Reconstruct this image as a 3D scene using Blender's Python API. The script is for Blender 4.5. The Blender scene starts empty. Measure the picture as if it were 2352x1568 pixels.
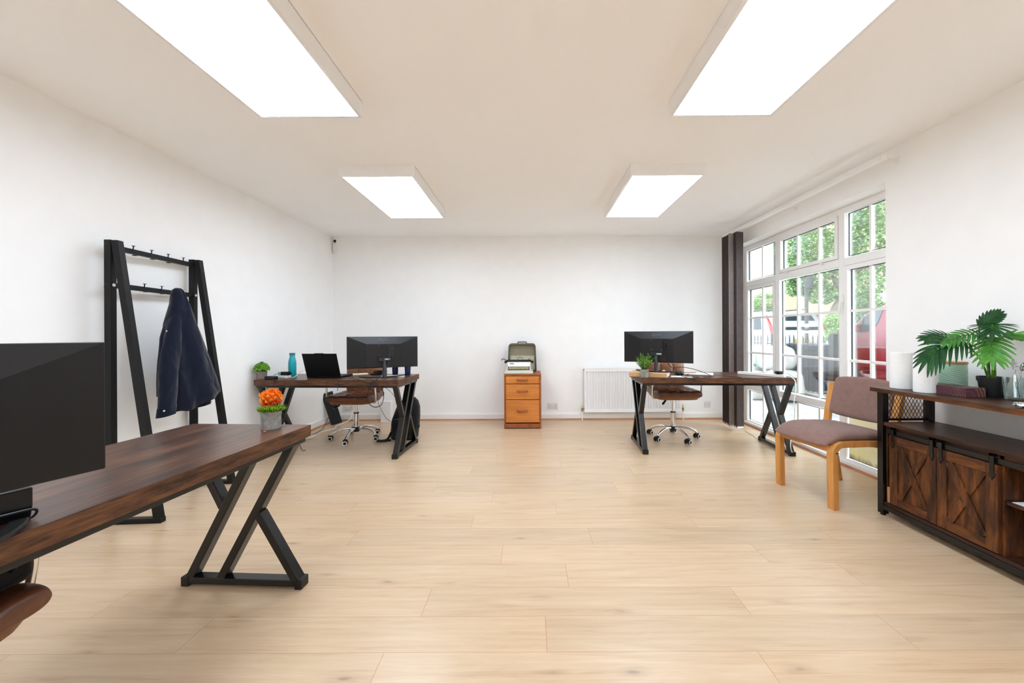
import bpy, bmesh, math, random
from mathutils import Vector, Matrix
R = math.radians
PI = math.pi
rng = random.Random(11)
scene = bpy.context.scene
COL = scene.collection

# ------------------------------------------------------------------ mesh builder
class MB:
    def __init__(s):
        s.v = []; s.f = []; s.s = []
    def add(s, vs, fs, smooth=False):
        b = len(s.v)
        s.v += [tuple(v) for v in vs]
        for f in fs:
            s.f.append(tuple(b + i for i in f)); s.s.append(smooth)
        return s
    def box(s, x0, x1, y0, y1, z0, z1):
        vs = [(x, y, z) for z in (z0, z1) for y in (y0, y1) for x in (x0, x1)]
        return s.add(vs, [(0, 2, 3, 1), (4, 5, 7, 6), (0, 1, 5, 4), (2, 6, 7, 3), (0, 4, 6, 2), (1, 3, 7, 5)])
    def beam(s, p0, p1, w, d, side=(0, 0, 1)):
        p0 = Vector(p0); p1 = Vector(p1); a = (p1 - p0).normalized(); sd = Vector(side)
        sd = (sd - a * sd.dot(a)).normalized(); o = a.cross(sd)
        vs = []
        for p in (p0, p1):
            for i, j in ((-1, -1), (1, -1), (1, 1), (-1, 1)):
                vs.append(p + sd * (w / 2 * i) + o * (d / 2 * j))
        return s.add(vs, [(3, 2, 1, 0), (4, 5, 6, 7), (0, 1, 5, 4), (1, 2, 6, 5), (2, 3, 7, 6), (3, 0, 4, 7)])
    def prism(s, poly, a0, a1, axis='y', smooth=False):
        def P(u, v, a):
            return (a, u, v) if axis == 'x' else (u, a, v) if axis == 'y' else (u, v, a)
        n = len(poly)
        vs = [P(u, v, a0) for u, v in poly] + [P(u, v, a1) for u, v in poly]
        s.add(vs, [tuple(range(n - 1, -1, -1)), tuple(range(n, 2 * n))])
        b = len(s.v) - 2 * n
        for i in range(n):
            j = (i + 1) % n
            s.f.append((b + i, b + j, b + n + j, b + n + i)); s.s.append(smooth)
        return s
    def tube(s, pts, r, n=8, closed=False, flat=1.0):
        P = [Vector(p) for p in pts]; m = len(P)
        rad = list(r) if isinstance(r, (list, tuple)) else [r] * m
        T = []
        for i in range(m):
            a = P[(i - 1) % m] if (closed or i > 0) else P[i]
            b = P[(i + 1) % m] if (closed or i < m - 1) else P[i]
            t = b - a
            T.append(t.normalized() if t.length > 1e-9 else Vector((0, 0, 1)))
        up = Vector((0, 0, 1)) if abs(T[0].z) < 0.9 else Vector((1, 0, 0))
        nrm = (up - T[0] * up.dot(T[0])).normalized()
        vs = []
        for i in range(m):
            nrm = nrm - T[i] * nrm.dot(T[i])
            if nrm.length < 1e-6:
                nrm = T[i].orthogonal()
            nrm.normalize(); bn = T[i].cross(nrm)
            for k in range(n):
                a = 2 * PI * k / n
                vs.append(P[i] + nrm * (math.cos(a) * rad[i]) + bn * (math.sin(a) * rad[i] * flat))
        fs = []
        for i in range(m if closed else m - 1):
            j = (i + 1) % m
            for k in range(n):
                q = (k + 1) % n
                fs.append((i * n + k, i * n + q, j * n + q, j * n + k))
        s.add(vs, fs, True)
        if not closed:
            b = len(s.v) - m * n
            s.f.append(tuple(b + k for k in range(n - 1, -1, -1))); s.s.append(False)
            s.f.append(tuple(b + (m - 1) * n + k for k in range(n))); s.s.append(False)
        return s
    def lathe(s, prof, c=(0, 0, 0), n=24, M=None):
        vs = []; rings = []
        for r, z in prof:
            if r < 1e-6:
                rings.append([len(vs)]); vs.append(Vector((0, 0, z)))
            else:
                rings.append(list(range(len(vs), len(vs) + n)))
                vs += [Vector((r * math.cos(2 * PI * k / n), r * math.sin(2 * PI * k / n), z)) for k in range(n)]
        if M is not None:
            vs = [M @ v for v in vs]
        vs = [v + Vector(c) for v in vs]
        fs = []
        for a, b in zip(rings, rings[1:]):
            for k in range(n):
                q = (k + 1) % n
                if len(a) == 1 and len(b) > 1: fs.append((a[0], b[q], b[k]))
                elif len(b) == 1 and len(a) > 1: fs.append((a[k], a[q], b[0]))
                elif len(a) > 1: fs.append((a[k], a[q], b[q], b[k]))
        return s.add(vs, fs, True)
    def grid(s, fn, nu, nv, smooth=True):
        vs = [fn(i / nu, j / nv) for j in range(nv + 1) for i in range(nu + 1)]
        w = nu + 1
        fs = [(j * w + i, j * w + i + 1, (j + 1) * w + i + 1, (j + 1) * w + i) for j in range(nv) for i in range(nu)]
        return s.add(vs, fs, smooth)
    def loft(s, rings, cap0=True, cap1=True, smooth=True):
        n = len(rings[0]); vs = [p for r in rings for p in r]; fs = []
        for i in range(len(rings) - 1):
            for k in range(n):
                q = (k + 1) % n
                fs.append((i * n + k, i * n + q, (i + 1) * n + q, (i + 1) * n + k))
        if cap0: fs.append(tuple(range(n - 1, -1, -1)))
        if cap1: fs.append(tuple((len(rings) - 1) * n + k for k in range(n)))
        return s.add(vs, fs, smooth)
    def ball(s, c, r, n=12, m=8, sq=(1, 1, 1)):
        prof = [(r * math.sin(PI * i / m), -r * math.cos(PI * i / m)) for i in range(m + 1)]
        M = Matrix.Diagonal(Vector(sq)).to_3x3()
        return s.lathe(prof, c, n, M)
    def xf(s, M, start=0):
        for i in range(start, len(s.v)):
            s.v[i] = tuple(M @ Vector(s.v[i]))
        return s
    def shift(s, d, start=0):
        for i in range(start, len(s.v)):
            s.v[i] = tuple(a + b for a, b in zip(s.v[i], d))
        return s

def T(x, y, z): return Matrix.Translation((x, y, z))
def RZ(a): return Matrix.Rotation(R(a), 4, 'Z')
def RX(a): return Matrix.Rotation(R(a), 4, 'X')
def RY(a): return Matrix.Rotation(R(a), 4, 'Y')

def spline(pts, k=6, closed=False):
    P = [Vector(p) for p in pts]; n = len(P); out = []
    def g(i): return P[i % n] if closed else P[max(0, min(n - 1, i))]
    for i in range(n if closed else n - 1):
        a, b, c, d = g(i - 1), g(i), g(i + 1), g(i + 2)
        for j in range(k):
            t = j / k
            out.append(0.5 * ((2 * b) + (c - a) * t + (2 * a - 5 * b + 4 * c - d) * t * t + (3 * b - a - 3 * c + d) * t ** 3))
    if not closed: out.append(P[-1])
    return out

def pillow(mb, w, d, h, nx=1, ny=1, tuft=0.0, res=28, bend=None, p=9, e=0.42):
    """closed cushion centred on the origin, w along x, d along y, h thick"""
    def S(t): return math.sin((t - 0.5) * PI)
    def surf(sgn):
        def fn(a, b):
            u, v = S(a), S(b)
            k = max(0.0, (1 - abs(u) ** p)) * max(0.0, (1 - abs(v) ** p))
            z = h / 2 * k ** e
            if tuft and sgn > 0:
                for n_, t in ((nx, u), (ny, v)):
                    for i in range(1, n_):
                        g = -1 + 2 * i / n_
                        z -= tuft * math.exp(-((t - g) / 0.045) ** 2) * (1 if k > .05 else 0)
                z += tuft * 0.8 * abs(math.sin((u + 1) / 2 * PI * nx) * math.sin((v + 1) / 2 * PI * ny)) ** .5 if k > .05 else 0
            # round the corners of the outline a little
            cu = 1 - 0.04 * abs(v) ** 6; cv = 1 - 0.04 * abs(u) ** 6
            pt = Vector((u * w / 2 * cu, v * d / 2 * cv, sgn * z))
            return bend(pt) if bend else pt
        return fn
    mb.grid(surf(1), res, res); mb.grid(surf(-1), res, res)
    return mb

# ------------------------------------------------------------------ objects
def obj(name, mb, mat, parent=None, bevel=0, seg=2, label=None, angle=38, kind=None, world=False):
    if parent is not None and world:
        mb.shift([-c for c in parent.location])
    loc = None
    if parent is None and world:
        xs = [v[0] for v in mb.v]; ys = [v[1] for v in mb.v]; zs = [v[2] for v in mb.v]
        loc = ((min(xs) + max(xs)) / 2, (min(ys) + max(ys)) / 2, min(zs))
        mb.shift([-c for c in loc])
    me = bpy.data.meshes.new(name)
    me.from_pydata(mb.v, [], mb.f)
    me.polygons.foreach_set('use_smooth', mb.s)
    me.validate()
    bm = bmesh.new(); bm.from_mesh(me)
    bmesh.ops.remove_doubles(bm, verts=bm.verts, dist=1e-6)
    bmesh.ops.recalc_face_normals(bm, faces=bm.faces)
    bm.to_mesh(me); bm.free()
    if any(mb.s): me.set_sharp_from_angle(angle=R(angle))
    me.materials.append(mat)
    o = bpy.data.objects.new(name, me); COL.objects.link(o)
    if loc: o.location = loc
    if parent is not None: o.parent = parent
    if bevel:
        b = o.modifiers.new('Bevel', 'BEVEL'); b.width = bevel; b.segments = seg; b.limit_method = 'ANGLE'; b.angle_limit = R(40)
    if label: o['label'] = label
    if kind: o['kind'] = kind
    return o
def thing(name, label, cat, loc=(0, 0, 0), rotz=0, group=None):
    o = bpy.data.objects.new(name, None); COL.objects.link(o)
    o.empty_display_size = 0.1
    o.location = loc; o.rotation_euler = (0, 0, R(rotz)); o['label'] = label; o['category'] = cat
    if group: o['group'] = group
    return o
def tag(o, label, cat, group=None):
    o['label'] = label; o['category'] = cat
    if group: o['group'] = group
    return o
def struct(name, mb, mat, parent=None, **k):
    return obj(name, mb, mat, parent, kind='structure' if parent is None else None, **k)
KIDS = {}
def kids(o): return [c for c in bpy.data.objects if c.parent == o]
def dup(root, loc, rotz=0, label=None, group=None):
    def cp(o, par):
        c = o.copy(); COL.objects.link(c)
        c.parent = par
        for ch in kids(o): cp(ch, c)
        return c
    r = cp(root, None)
    r.location = loc; r.rotation_euler = (0, 0, R(rotz))
    if label: r['label'] = label
    if group: r['group'] = group
    return r

# ------------------------------------------------------------------ materials
def srgb(r, g, b):
    f = lambda c: (c / 255 / 12.92) if c / 255 <= 0.04045 else ((c / 255 + 0.055) / 1.055) ** 2.4
    return (f(r), f(g), f(b), 1)
class NT:
    def __init__(s, name):
        s.m = bpy.data.materials.new(name); s.m.use_nodes = True; s.t = s.m.node_tree; s.t.nodes.clear()
        s.out = s.t.nodes.new('ShaderNodeOutputMaterial')
    def n(s, typ, props=None, **inp):
        nd = s.t.nodes.new('ShaderNode' + typ)
        for k, v in (props or {}).items(): setattr(nd, k, v)
        for k, v in inp.items():
            key = int(k[1:]) if k[0] == 'i' and k[1:].isdigit() else k.replace('_', ' ')
            s.set(nd.inputs[key], v)
        return nd
    def set(s, sock, v):
        if isinstance(v, bpy.types.NodeSocket): s.t.links.new(v, sock)
        elif isinstance(v, bpy.types.Node): s.t.links.new(v.outputs[0], sock)
        else: sock.default_value = v
    def math(s, op, a, b=0.0, c=None):
        nd = s.n('Math', {'operation': op}); s.set(nd.inputs[0], a); s.set(nd.inputs[1], b)
        if c is not None: s.set(nd.inputs[2], c)
        return nd.outputs[0]
    def ramp(s, fac, stops, interp='LINEAR'):
        nd = s.n('ValToRGB'); s.set(nd.inputs[0], fac); cr = nd.color_ramp; cr.interpolation = interp
        while len(cr.elements) > 1: cr.elements.remove(cr.elements[-1])
        cr.elements[0].position = stops[0][0]; cr.elements[0].color = stops[0][1]
        for p, c in stops[1:]:
            e = cr.elements.new(p); e.color = c
        return nd.outputs[0]
    def mix(s, fac, a, b, mode='MIX'):
        nd = s.n('Mix', {'data_type': 'RGBA', 'blend_type': mode})
        s.set(nd.inputs[0], fac); s.set(nd.inputs[6], a); s.set(nd.inputs[7], b)
        return nd.outputs[2]
    def coords(s, scale=(1, 1, 1), out='Object', rot=(0, 0, 0), loc=(0, 0, 0)):
        tc = s.n('TexCoord'); mp = s.n('Mapping')
        s.set(mp.inputs[0], tc.outputs[out]); mp.inputs[1].default_value = loc; mp.inputs[2].default_value = rot; mp.inputs[3].default_value = scale
        return mp.outputs[0]
    def noise(s, vec, scale=5, detail=4, rough=0.5, dist=0.0):
        nd = s.n('TexNoise'); s.set(nd.inputs['Vector'], vec)
        for k, v in (('Scale', scale), ('Detail', detail), ('Roughness', rough), ('Distortion', dist)): nd.inputs[k].default_value = v
        return nd.outputs[0]
    def bsdf(s, col, rough=0.5, metal=0.0, bump=None, bstr=0.1, spec=0.5, bdist=0.01, **k):
        p = s.n('BsdfPrincipled')
        s.set(p.inputs['Base Color'], col); s.set(p.inputs['Roughness'], rough); p.inputs['Metallic'].default_value = metal
        p.inputs['Specular IOR Level'].default_value = spec
        for kk, v in k.items(): s.set(p.inputs[kk.replace('_', ' ')], v)
        if bump is not None:
            b = s.n('Bump'); b.inputs['Strength'].default_value = bstr; b.inputs['Distance'].default_value = bdist
            s.set(b.inputs['Height'], bump); s.t.links.new(b.outputs[0], p.inputs['Normal'])
        s.t.links.new(p.outputs[0], s.out.inputs[0])
        return s.m
def plain(name, rgb, rough=0.5, metal=0.0, var=0.06, nscale=30, bstr=0.0, spec=0.5, **k):
    """solid colour with a faint procedural variation (and optional fine bump)"""
    t = NT(name); c = srgb(*rgb); v = t.noise(t.coords(), nscale, 3)
    lo = tuple(x * (1 - var) for x in c[:3]) + (1,); hi = tuple(min(1, x * (1 + var)) for x in c[:3]) + (1,)
    col = t.ramp(v, [(0.3, lo), (0.7, hi)])
    return t.bsdf(col, rough, metal, bump=v if bstr else None, bstr=bstr, spec=spec, bdist=0.002, **k)
def rustic(name, dark, mid, light, axis='x', rough=0.42, k=1.0, across=13):
    t = NT(name)
    sc = {'x': (1, across, across), 'y': (across, 1, across), 'z': (across, across, 1)}[axis]
    sc2 = {'x': (1, 4, 4), 'y': (4, 1, 4), 'z': (4, 4, 1)}[axis]
    g = t.noise(t.coords(tuple(x * k for x in sc)), 3.0, 9, 0.68, 0.35)
    b = t.noise(t.coords(tuple(x * k for x in sc2)), 2.2, 4, 0.55, 0.3)
    f = t.math('ADD', t.math('MULTIPLY', g, 0.62), t.math('MULTIPLY', b, 0.42))
    col = t.ramp(f, [(0.36, srgb(*dark)), (0.5, srgb(*mid)), (0.64, srgb(*light))])
    return t.bsdf(col, rough, bump=g, bstr=0.12, bdist=0.002, spec=0.3)
def blotch(name, cols, scale, rough=0.8, bstr=0.15):
    t = NT(name); v = t.noise(t.coords(), scale, 7, 0.62)
    w = t.noise(t.coords(), scale * 6, 4, 0.6)
    f = t.math('ADD', t.math('MULTIPLY', v, 0.75), t.math('MULTIPLY', w, 0.25))
    st = [(0.34 + 0.3 * i / (len(cols) - 1), srgb(*c)) for i, c in enumerate(cols)]
    return t.bsdf(t.ramp(f, st), rough, bump=f, bstr=bstr, bdist=0.003)
def fabric(name, a, b, scale=700, rough=0.95):
    t = NT(name); v = t.noise(t.coords(), scale, 2, 0.6); w = t.noise(t.coords(), 25, 3)
    f = t.math('ADD', t.math('MULTIPLY', v, 0.75), t.math('MULTIPLY', w, 0.25))
    return t.bsdf(t.ramp(f, [(0.35, srgb(*a)), (0.65, srgb(*b))]), rough, bump=v, bstr=0.15, bdist=0.001, spec=0.2, Sheen_Weight=0.12)
def leafm(name, a, b, rough=0.5, scale=40, back=0.2):
    t = NT(name); v = t.noise(t.coords(), scale, 3)
    return t.bsdf(t.ramp(v, [(0.35, srgb(*a)), (0.65, srgb(*b))]), rough, spec=0.3)
def glass(name, tint=(0.97, 0.985, 0.98), refl=0.06, rough=0.0):
    t = NT(name)
    tr = t.n('BsdfTransparent'); tr.inputs[0].default_value = tint + (1,)
    gl = t.n('BsdfGlossy'); gl.inputs['Roughness'].default_value = rough
    lw = t.n('LayerWeight'); lw.inputs[0].default_value = 0.25
    v = t.noise(t.coords(), 3, 2)
    f = t.math('ADD', t.math('MULTIPLY', lw.outputs[0], 0.6), t.math('MULTIPLY', v, refl))
    mx = t.n('MixShader'); t.set(mx.inputs[0], f); t.t.links.new(tr.outputs[0], mx.inputs[1]); t.t.links.new(gl.outputs[0], mx.inputs[2])
    t.t.links.new(mx.outputs[0], t.out.inputs[0])
    return t.m

M = {}
M['wall'] = plain('wall_paint', (246, 245, 243), 0.85, var=0.012, nscale=6)
M['ceil'] = plain('ceiling_paint', (252, 251, 250), 0.9, var=0.015, nscale=3)
M['skirt'] = plain('skirting_gloss', (238, 235, 231), 0.45, var=0.01)
M['bead'] = rustic('bead_wood', (150, 98, 66), (178, 122, 86), (196, 142, 104), 'x', 0.5)
M['beady'] = rustic('bead_wood_y', (150, 98, 66), (178, 122, 86), (196, 142, 104), 'y', 0.5)
M['upvc'] = plain('white_upvc', (240, 238, 235), 0.35, var=0.01)
M['gasket'] = plain('black_gasket', (35, 36, 38), 0.6)
M['white'] = plain('white_plastic', (238, 236, 232), 0.4, var=0.01)
M['whitemetal'] = plain('white_metal', (242, 241, 240), 0.35, var=0.01)
M['offwhite'] = plain('socket_white', (222, 218, 218), 0.4, var=0.01)
M['cream'] = plain('old_cream_paint', (226, 214, 176), 0.45)
M['black'] = plain('black_plastic', (13, 13, 14), 0.42, spec=0.4)
M['blackmetal'] = plain('black_powder_coat', (13, 13, 14), 0.24, nscale=300, bstr=0.03)
M['rackmetal'] = plain('black_rack_metal', (13, 13, 13), 0.5, nscale=300, bstr=0.05, spec=0.3)
M['monitor'] = plain('monitor_shell', (12, 12, 14), 0.38, nscale=600, bstr=0.10, spec=0.42)
M['gloss'] = plain('gloss_black', (10, 10, 11), 0.12)
M['neck'] = plain('dark_gunmetal', (40, 42, 46), 0.3, metal=0.3)
M['screen'] = plain('screen_glass', (8, 8, 9), 0.15)
M['laptop'] = plain('laptop_black', (9, 9, 10), 0.55, spec=0.2)
M['label'] = plain('silver_label', (205, 208, 212), 0.35)
M['logo'] = plain('logo_grey', (120, 121, 124), 0.25, metal=0.4)
M['chrome'] = plain('chrome', (225, 225, 226), 0.07, metal=1.0, var=0.01)
M['steel'] = plain('cutlery_steel', (205, 205, 206), 0.16, metal=1.0, var=0.02)
M['leather'] = blotch('brown_leather', [(78, 44, 27), (96, 56, 35), (112, 68, 44)], 9, 0.36, 0.06)
M['tan'] = blotch('tan_leather', [(108, 64, 35), (126, 78, 44), (142, 92, 56)], 8, 0.42, 0.06)
M['desk'] = rustic('dark_rustic_wood', (32, 24, 22), (70, 46, 36), (112, 74, 52), 'x', 0.30)
M['deskedge'] = rustic('desk_edge_wood', (30, 20, 15), (84, 54, 36), (118, 78, 50), 'x', 0.5, k=3.0, across=9)
M['deskend'] = rustic('desk_end_wood', (30, 20, 15), (84, 54, 36), (118, 78, 50), 'y', 0.5, k=3.0, across=9)
M['side'] = rustic('sideboard_wood', (26, 16, 12), (54, 33, 23), (88, 54, 32), 'y', 0.36, across=10)
M['sidey'] = rustic('sideboard_wood_rail', (24, 15, 10), (74, 42, 22), (124, 72, 34), 'y', 0.42, across=6, k=1.5)
M['sidez'] = rustic('sideboard_wood_upright', (24, 15, 10), (74, 42, 22), (124, 72, 34), 'z', 0.42, across=6, k=1.5)
M['teak'] = rustic('teak_veneer', (182, 106, 44), (200, 122, 56), (212, 136, 66), 'x', 0.4, across=16)
M['teakd'] = rustic('teak_dark', (128, 68, 36), (150, 84, 48), (166, 98, 58), 'z', 0.4, across=14)
M['beech'] = rustic('beech_wood', (186, 122, 60), (206, 143, 76), (218, 158, 92), 'z', 0.35, across=12)
M['mauve'] = fabric('mauve_fabric', (124, 96, 88), (148, 118, 108))
M['navy'] = fabric('navy_corduroy', (10, 14, 26), (18, 24, 42), 500)
def navy_mat():
    t = NT('navy_crease_cord'); v = t.noise(t.coords(), 500, 2, 0.6); c = t.noise(t.coords((1, 1, .55)), 8, 1, 0.4, 1.2); k = t.noise(t.coords((1, 1, .45)), 18, 1, 0.4, 0.8)
    h = t.math('ADD', t.math('MULTIPLY', c, 1.0), t.math('ADD', t.math('MULTIPLY', k, 0.35), t.math('MULTIPLY', v, 0.02)))
    return t.bsdf(t.ramp(v, [(0.35, srgb(11, 15, 29)), (0.65, srgb(21, 28, 48))]), 0.95, bump=h, bstr=0.7, bdist=0.03, spec=0.2, Sheen_Weight=0.2)
M['navy'] = navy_mat()
M['navyin'] = fabric('navy_lining', (6, 7, 13), (10, 12, 20), 500)
M['blind'] = fabric('blind_fabric', (70, 60, 58), (96, 85, 82), 900)
M['blind_lit'] = fabric('blind_fabric_lit', (150, 138, 134), (182, 170, 166), 900)  # lit copy of the blind fabric: window light painted into the colour
M['bag'] = fabric('black_nylon', (9, 9, 10), (18, 18, 20), 600, 0.7)
M['concrete'] = blotch('concrete', [(108, 107, 102), (142, 141, 135), (172, 171, 165)], 26, 0.85, 0.2)
M['concreteb'] = blotch('brown_concrete', [(104, 94, 86), (130, 119, 110), (150, 140, 131)], 26, 0.85, 0.2)
M['soil'] = blotch('soil', [(36, 26, 20), (70, 54, 42), (120, 98, 78)], 60, 0.95, 0.4)
M['leafbox'] = leafm('leaf_round', (58, 118, 20), (122, 176, 42))
M['leafdark'] = leafm('leaf_dark', (40, 84, 26), (66, 118, 34))
M['leafgrass'] = leafm('leaf_fine', (62, 116, 24), (140, 178, 52))
M['lime'] = leafm('leaf_lime', (124, 182, 26), (210, 232, 78), scale=90)
M['limedark'] = leafm('leaf_deep', (16, 84, 34), (52, 128, 44), scale=60)
M['petal'] = leafm('petal_orange', (244, 104, 26), (255, 200, 70), scale=60)
M['petalr'] = leafm('petal_red', (226, 44, 44), (250, 120, 40), scale=70)
M['palma'] = leafm('palm_deep', (24, 66, 32), (40, 92, 42), 0.45, 25)
M['palmb'] = leafm('palm_mid', (48, 108, 40), (74, 134, 56), 0.45, 25)
M['palmc'] = leafm('palm_bright', (60, 128, 38), (92, 154, 58), 0.45, 25)
M['stem'] = leafm('palm_stem', (52, 92, 20), (104, 148, 34), 0.45, 30)
M['teal'] = plain('teal_enamel', (14, 168, 176), 0.22, var=0.03)
M['tealcap'] = plain('teal_cap', (12, 112, 130), 0.4)
M['paper'] = plain('white_paper', (240, 238, 236), 0.8, var=0.015)
M['creampaper'] = plain('cream_paper', (238, 228, 200), 0.8, var=0.02)
M['tissue'] = plain('paper_towel', (243, 242, 239), 0.95, var=0.02, nscale=90, bstr=0.25)
M['card'] = plain('cardboard', (204, 160, 116), 0.8, var=0.04)
M['mint'] = plain('mint_ceramic', (176, 214, 192), 0.3, var=0.02)
M['bamboo'] = plain('bamboo', (196, 142, 100), 0.55, var=0.06)
M['pot'] = plain('black_pot', (24, 24, 26), 0.55)
M['blueglass'] = plain('blue_tumbler', (18, 34, 78), 0.1, var=0.05)
M['glass'] = glass('window_glass')
M['tumbler'] = glass('tumbler_glass', (0.90, 0.95, 0.94), 0.10)
M['foil'] = plain('kitchen_foil', (215, 215, 215), 0.2, metal=1.0, var=0.05)
M['greenbox'] = plain('charger_green', (150, 190, 178), 0.5)
M['tweed'] = plain('typewriter_grey', (202, 200, 184), 0.45)
M['casein'] = plain('case_olive', (140, 132, 108), 0.6)
M['caseout'] = plain('case_shell_grey', (96, 96, 84), 0.5)
M['caselow'] = blotch('case_pale_lining', [(168, 162, 138), (190, 184, 160), (200, 195, 174)], 14, 0.7, 0.05)
M['brass'] = plain('old_brass', (150, 140, 118), 0.4, metal=0.8)
M['iron'] = plain('railing_iron', (30, 32, 36), 0.5)
M['bin'] = plain('bin_grey', (62, 68, 76), 0.55)
M['binlid'] = plain('bin_lid_grey', (78, 86, 95), 0.55)
M['carwhite'] = plain('car_white', (190, 195, 202), 0.15, var=0.01)
M['carred'] = plain('car_red', (104, 22, 32), 0.22, var=0.02)
M['carglass'] = plain('car_glass', (38, 52, 58), 0.08)
M['lampred'] = plain('tail_lamp_red', (180, 26, 24), 0.2)
M['lampclear'] = plain('head_lamp', (206, 206, 206), 0.15)
M['plate'] = plain('plate_yellow', (196, 164, 60), 0.4)
M['tyre'] = plain('tyre', (28, 28, 30), 0.8)
M['alloy'] = plain('alloy_wheel', (170, 172, 176), 0.3, metal=0.7)
M['pole'] = blotch('worn_grey_post', [(40, 42, 44), (62, 64, 66), (110, 112, 112)], 14, 0.6, 0.1)
M['bark'] = blotch('tree_bark', [(98, 90, 78), (134, 124, 108), (160, 150, 134)], 12, 0.9, 0.4)
M['treeleaf'] = leafm('tree_leaf', (104, 142, 88), (168, 198, 138), 0.6, 2)
M['shrub'] = leafm('shrub_leaf', (106, 150, 84), (168, 200, 130), 0.6, 3)
M['kerb'] = blotch('stone_kerb', [(140, 138, 133), (158, 156, 151), (172, 170, 165)], 6, 0.9, 0.2)
M['fascia'] = plain('white_fascia', (190, 190, 188), 0.6)
M['winddark'] = plain('far_window', (96, 106, 116), 0.1)

# floor: oak laminate boards (board-local coordinates come from the mesh's UV map, board tint from a colour attribute)
def floor_mat():
    t = NT('oak_laminate')
    uv = t.n('UVMap', {'uv_map': 'board'}); at = t.n('Attribute', {'attribute_name': 'board_rnd'})
    sep = t.n('SeparateXYZ'); t.set(sep.inputs[0], uv.outputs[0]); u, v = sep.outputs[0], sep.outputs[1]
    asep = t.n('SeparateColor'); t.set(asep.inputs[0], at.outputs[0]); r1, r2, r3 = asep.outputs[0], asep.outputs[1], asep.outputs[2]
    L, W = 1.41, 0.187
    def vec(su, sv, o):
        c = t.n('CombineXYZ')
        t.set(c.inputs[0], t.math('ADD', t.math('MULTIPLY', u, su), t.math('MULTIPLY', r1, 40.0)))
        t.set(c.inputs[1], t.math('ADD', t.math('MULTIPLY', v, sv), t.math('MULTIPLY', r2, 23.0)))
        c.inputs[2].default_value = o
        return c.outputs[0]
    broad = t.noise(vec(1.1, 10, 0), 1.5, 7, 0.62, 0.9)
    fine = t.noise(vec(3.0, 120, 3), 1.5, 6, 0.7, 0.2)
    cath = t.n('TexWave', {'wave_type': 'BANDS', 'bands_direction': 'Y'})
    t.set(cath.inputs['Vector'], vec(0.55, 5.5, 1)); cath.inputs['Scale'].default_value = 1.6; cath.inputs['Distortion'].default_value = 5.0
    cath.inputs['Detail'].default_value = 3; cath.inputs['Detail Scale'].default_value = 0.7
    f = t.math('ADD', t.math('ADD', t.math('MULTIPLY', broad, 0.62), t.math('MULTIPLY', fine, 0.34)), t.math('MULTIPLY', cath.outputs[0], 0.04))
    base = t.ramp(f, [(0.28, srgb(178, 148, 116)), (0.46, srgb(201, 174, 142)), (0.66, srgb(213, 189, 159))])
    tint = t.ramp(r3, [(0, (0.93, 0.925, 0.92, 1)), (0.35, (1.0, 0.97, 0.93, 1)), (0.7, (1, 0.99, 0.975, 1)), (1, (1.03, 1.01, 0.98, 1))])
    base = t.mix(1.0, base, tint, 'MULTIPLY')
    vo = t.n('TexVoronoi'); t.set(vo.inputs['Vector'], vec(4.6, 15.0, 0)); vo.inputs['Scale'].default_value = 0.75
    wob = t.math('ADD', vo.outputs['Distance'], t.math('MULTIPLY', t.math('SUBTRACT', broad, 0.5), 0.4))
    knot = t.ramp(wob, [(0.02, (1, 1, 1, 1)), (0.10, (.35, .35, .35, 1)), (0.26, (0, 0, 0, 1))])
    pick = t.math('GREATER_THAN', t.n('SeparateColor', None, i0=vo.outputs['Color']).outputs[0], 0.68)
    knot = t.math('MULTIPLY', t.math('MULTIPLY', knot, pick), 0.75)
    base = t.mix(knot, base, srgb(140, 114, 90))
    def near(x, lim, w):
        a = t.math('LESS_THAN', x, w); b = t.math('GREATER_THAN', x, lim - w)
        return t.math('MAXIMUM', a, b)
    gr = t.math('MAXIMUM', near(u, L, 0.0014), near(v, W, 0.0010))
    base = t.mix(t.math('MULTIPLY', gr, 0.7), base, srgb(176, 122, 76))
    h = t.math('SUBTRACT', t.math('MULTIPLY', fine, 0.12), gr)
    return t.bsdf(base, 0.31, bump=h, bstr=0.10, bdist=0.001, spec=0.5)
M['floor'] = floor_mat()
def brick_mat(name, a, b, mortar, scale, rough=0.9):
    t = NT(name); co = t.n('TexCoord'); sep = t.n('SeparateXYZ'); t.set(sep.inputs[0], co.outputs['Object'])
    c = t.n('CombineXYZ'); t.set(c.inputs[0], t.math('ADD', sep.outputs[1], sep.outputs[0])); t.set(c.inputs[1], sep.outputs[2])
    br = t.n('TexBrick'); t.set(br.inputs['Vector'], c.outputs[0])
    for k, v in (('Color1', srgb(*a)), ('Color2', srgb(*b)), ('Mortar', srgb(*mortar)), ('Scale', scale), ('Mortar Size', 0.012), ('Brick Width', 0.45), ('Row Height', 0.15)):
        br.inputs[k].default_value = v
    return t.bsdf(br.outputs[0], rough)
M['brick'] = brick_mat('yellow_brick', (178, 160, 128), (188, 172, 142), (166, 156, 138), 2.0)
def slab_mat():
    t = NT('stone_slabs'); br = t.n('TexBrick'); t.set(br.inputs['Vector'], t.coords())
    for k, v in (('Color1', srgb(150, 149, 145)), ('Color2', srgb(164, 162, 157)), ('Mortar', srgb(92, 90, 86)), ('Scale', 1.0), ('Mortar Size', 0.008), ('Brick Width', 0.6), ('Row Height', 0.45)):
        br.inputs[k].default_value = v
    n = t.noise(t.coords(), 30, 5)
    return t.bsdf(t.mix(0.25, br.outputs[0], t.ramp(n, [(0.35, srgb(112, 110, 106)), (0.65, srgb(172, 170, 165))])), 0.9)
M['slab'] = slab_mat()
M['road'] = blotch('asphalt', [(100, 100, 100), (118, 118, 117), (132, 132, 130)], 10, 0.95, 0.2)
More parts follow.
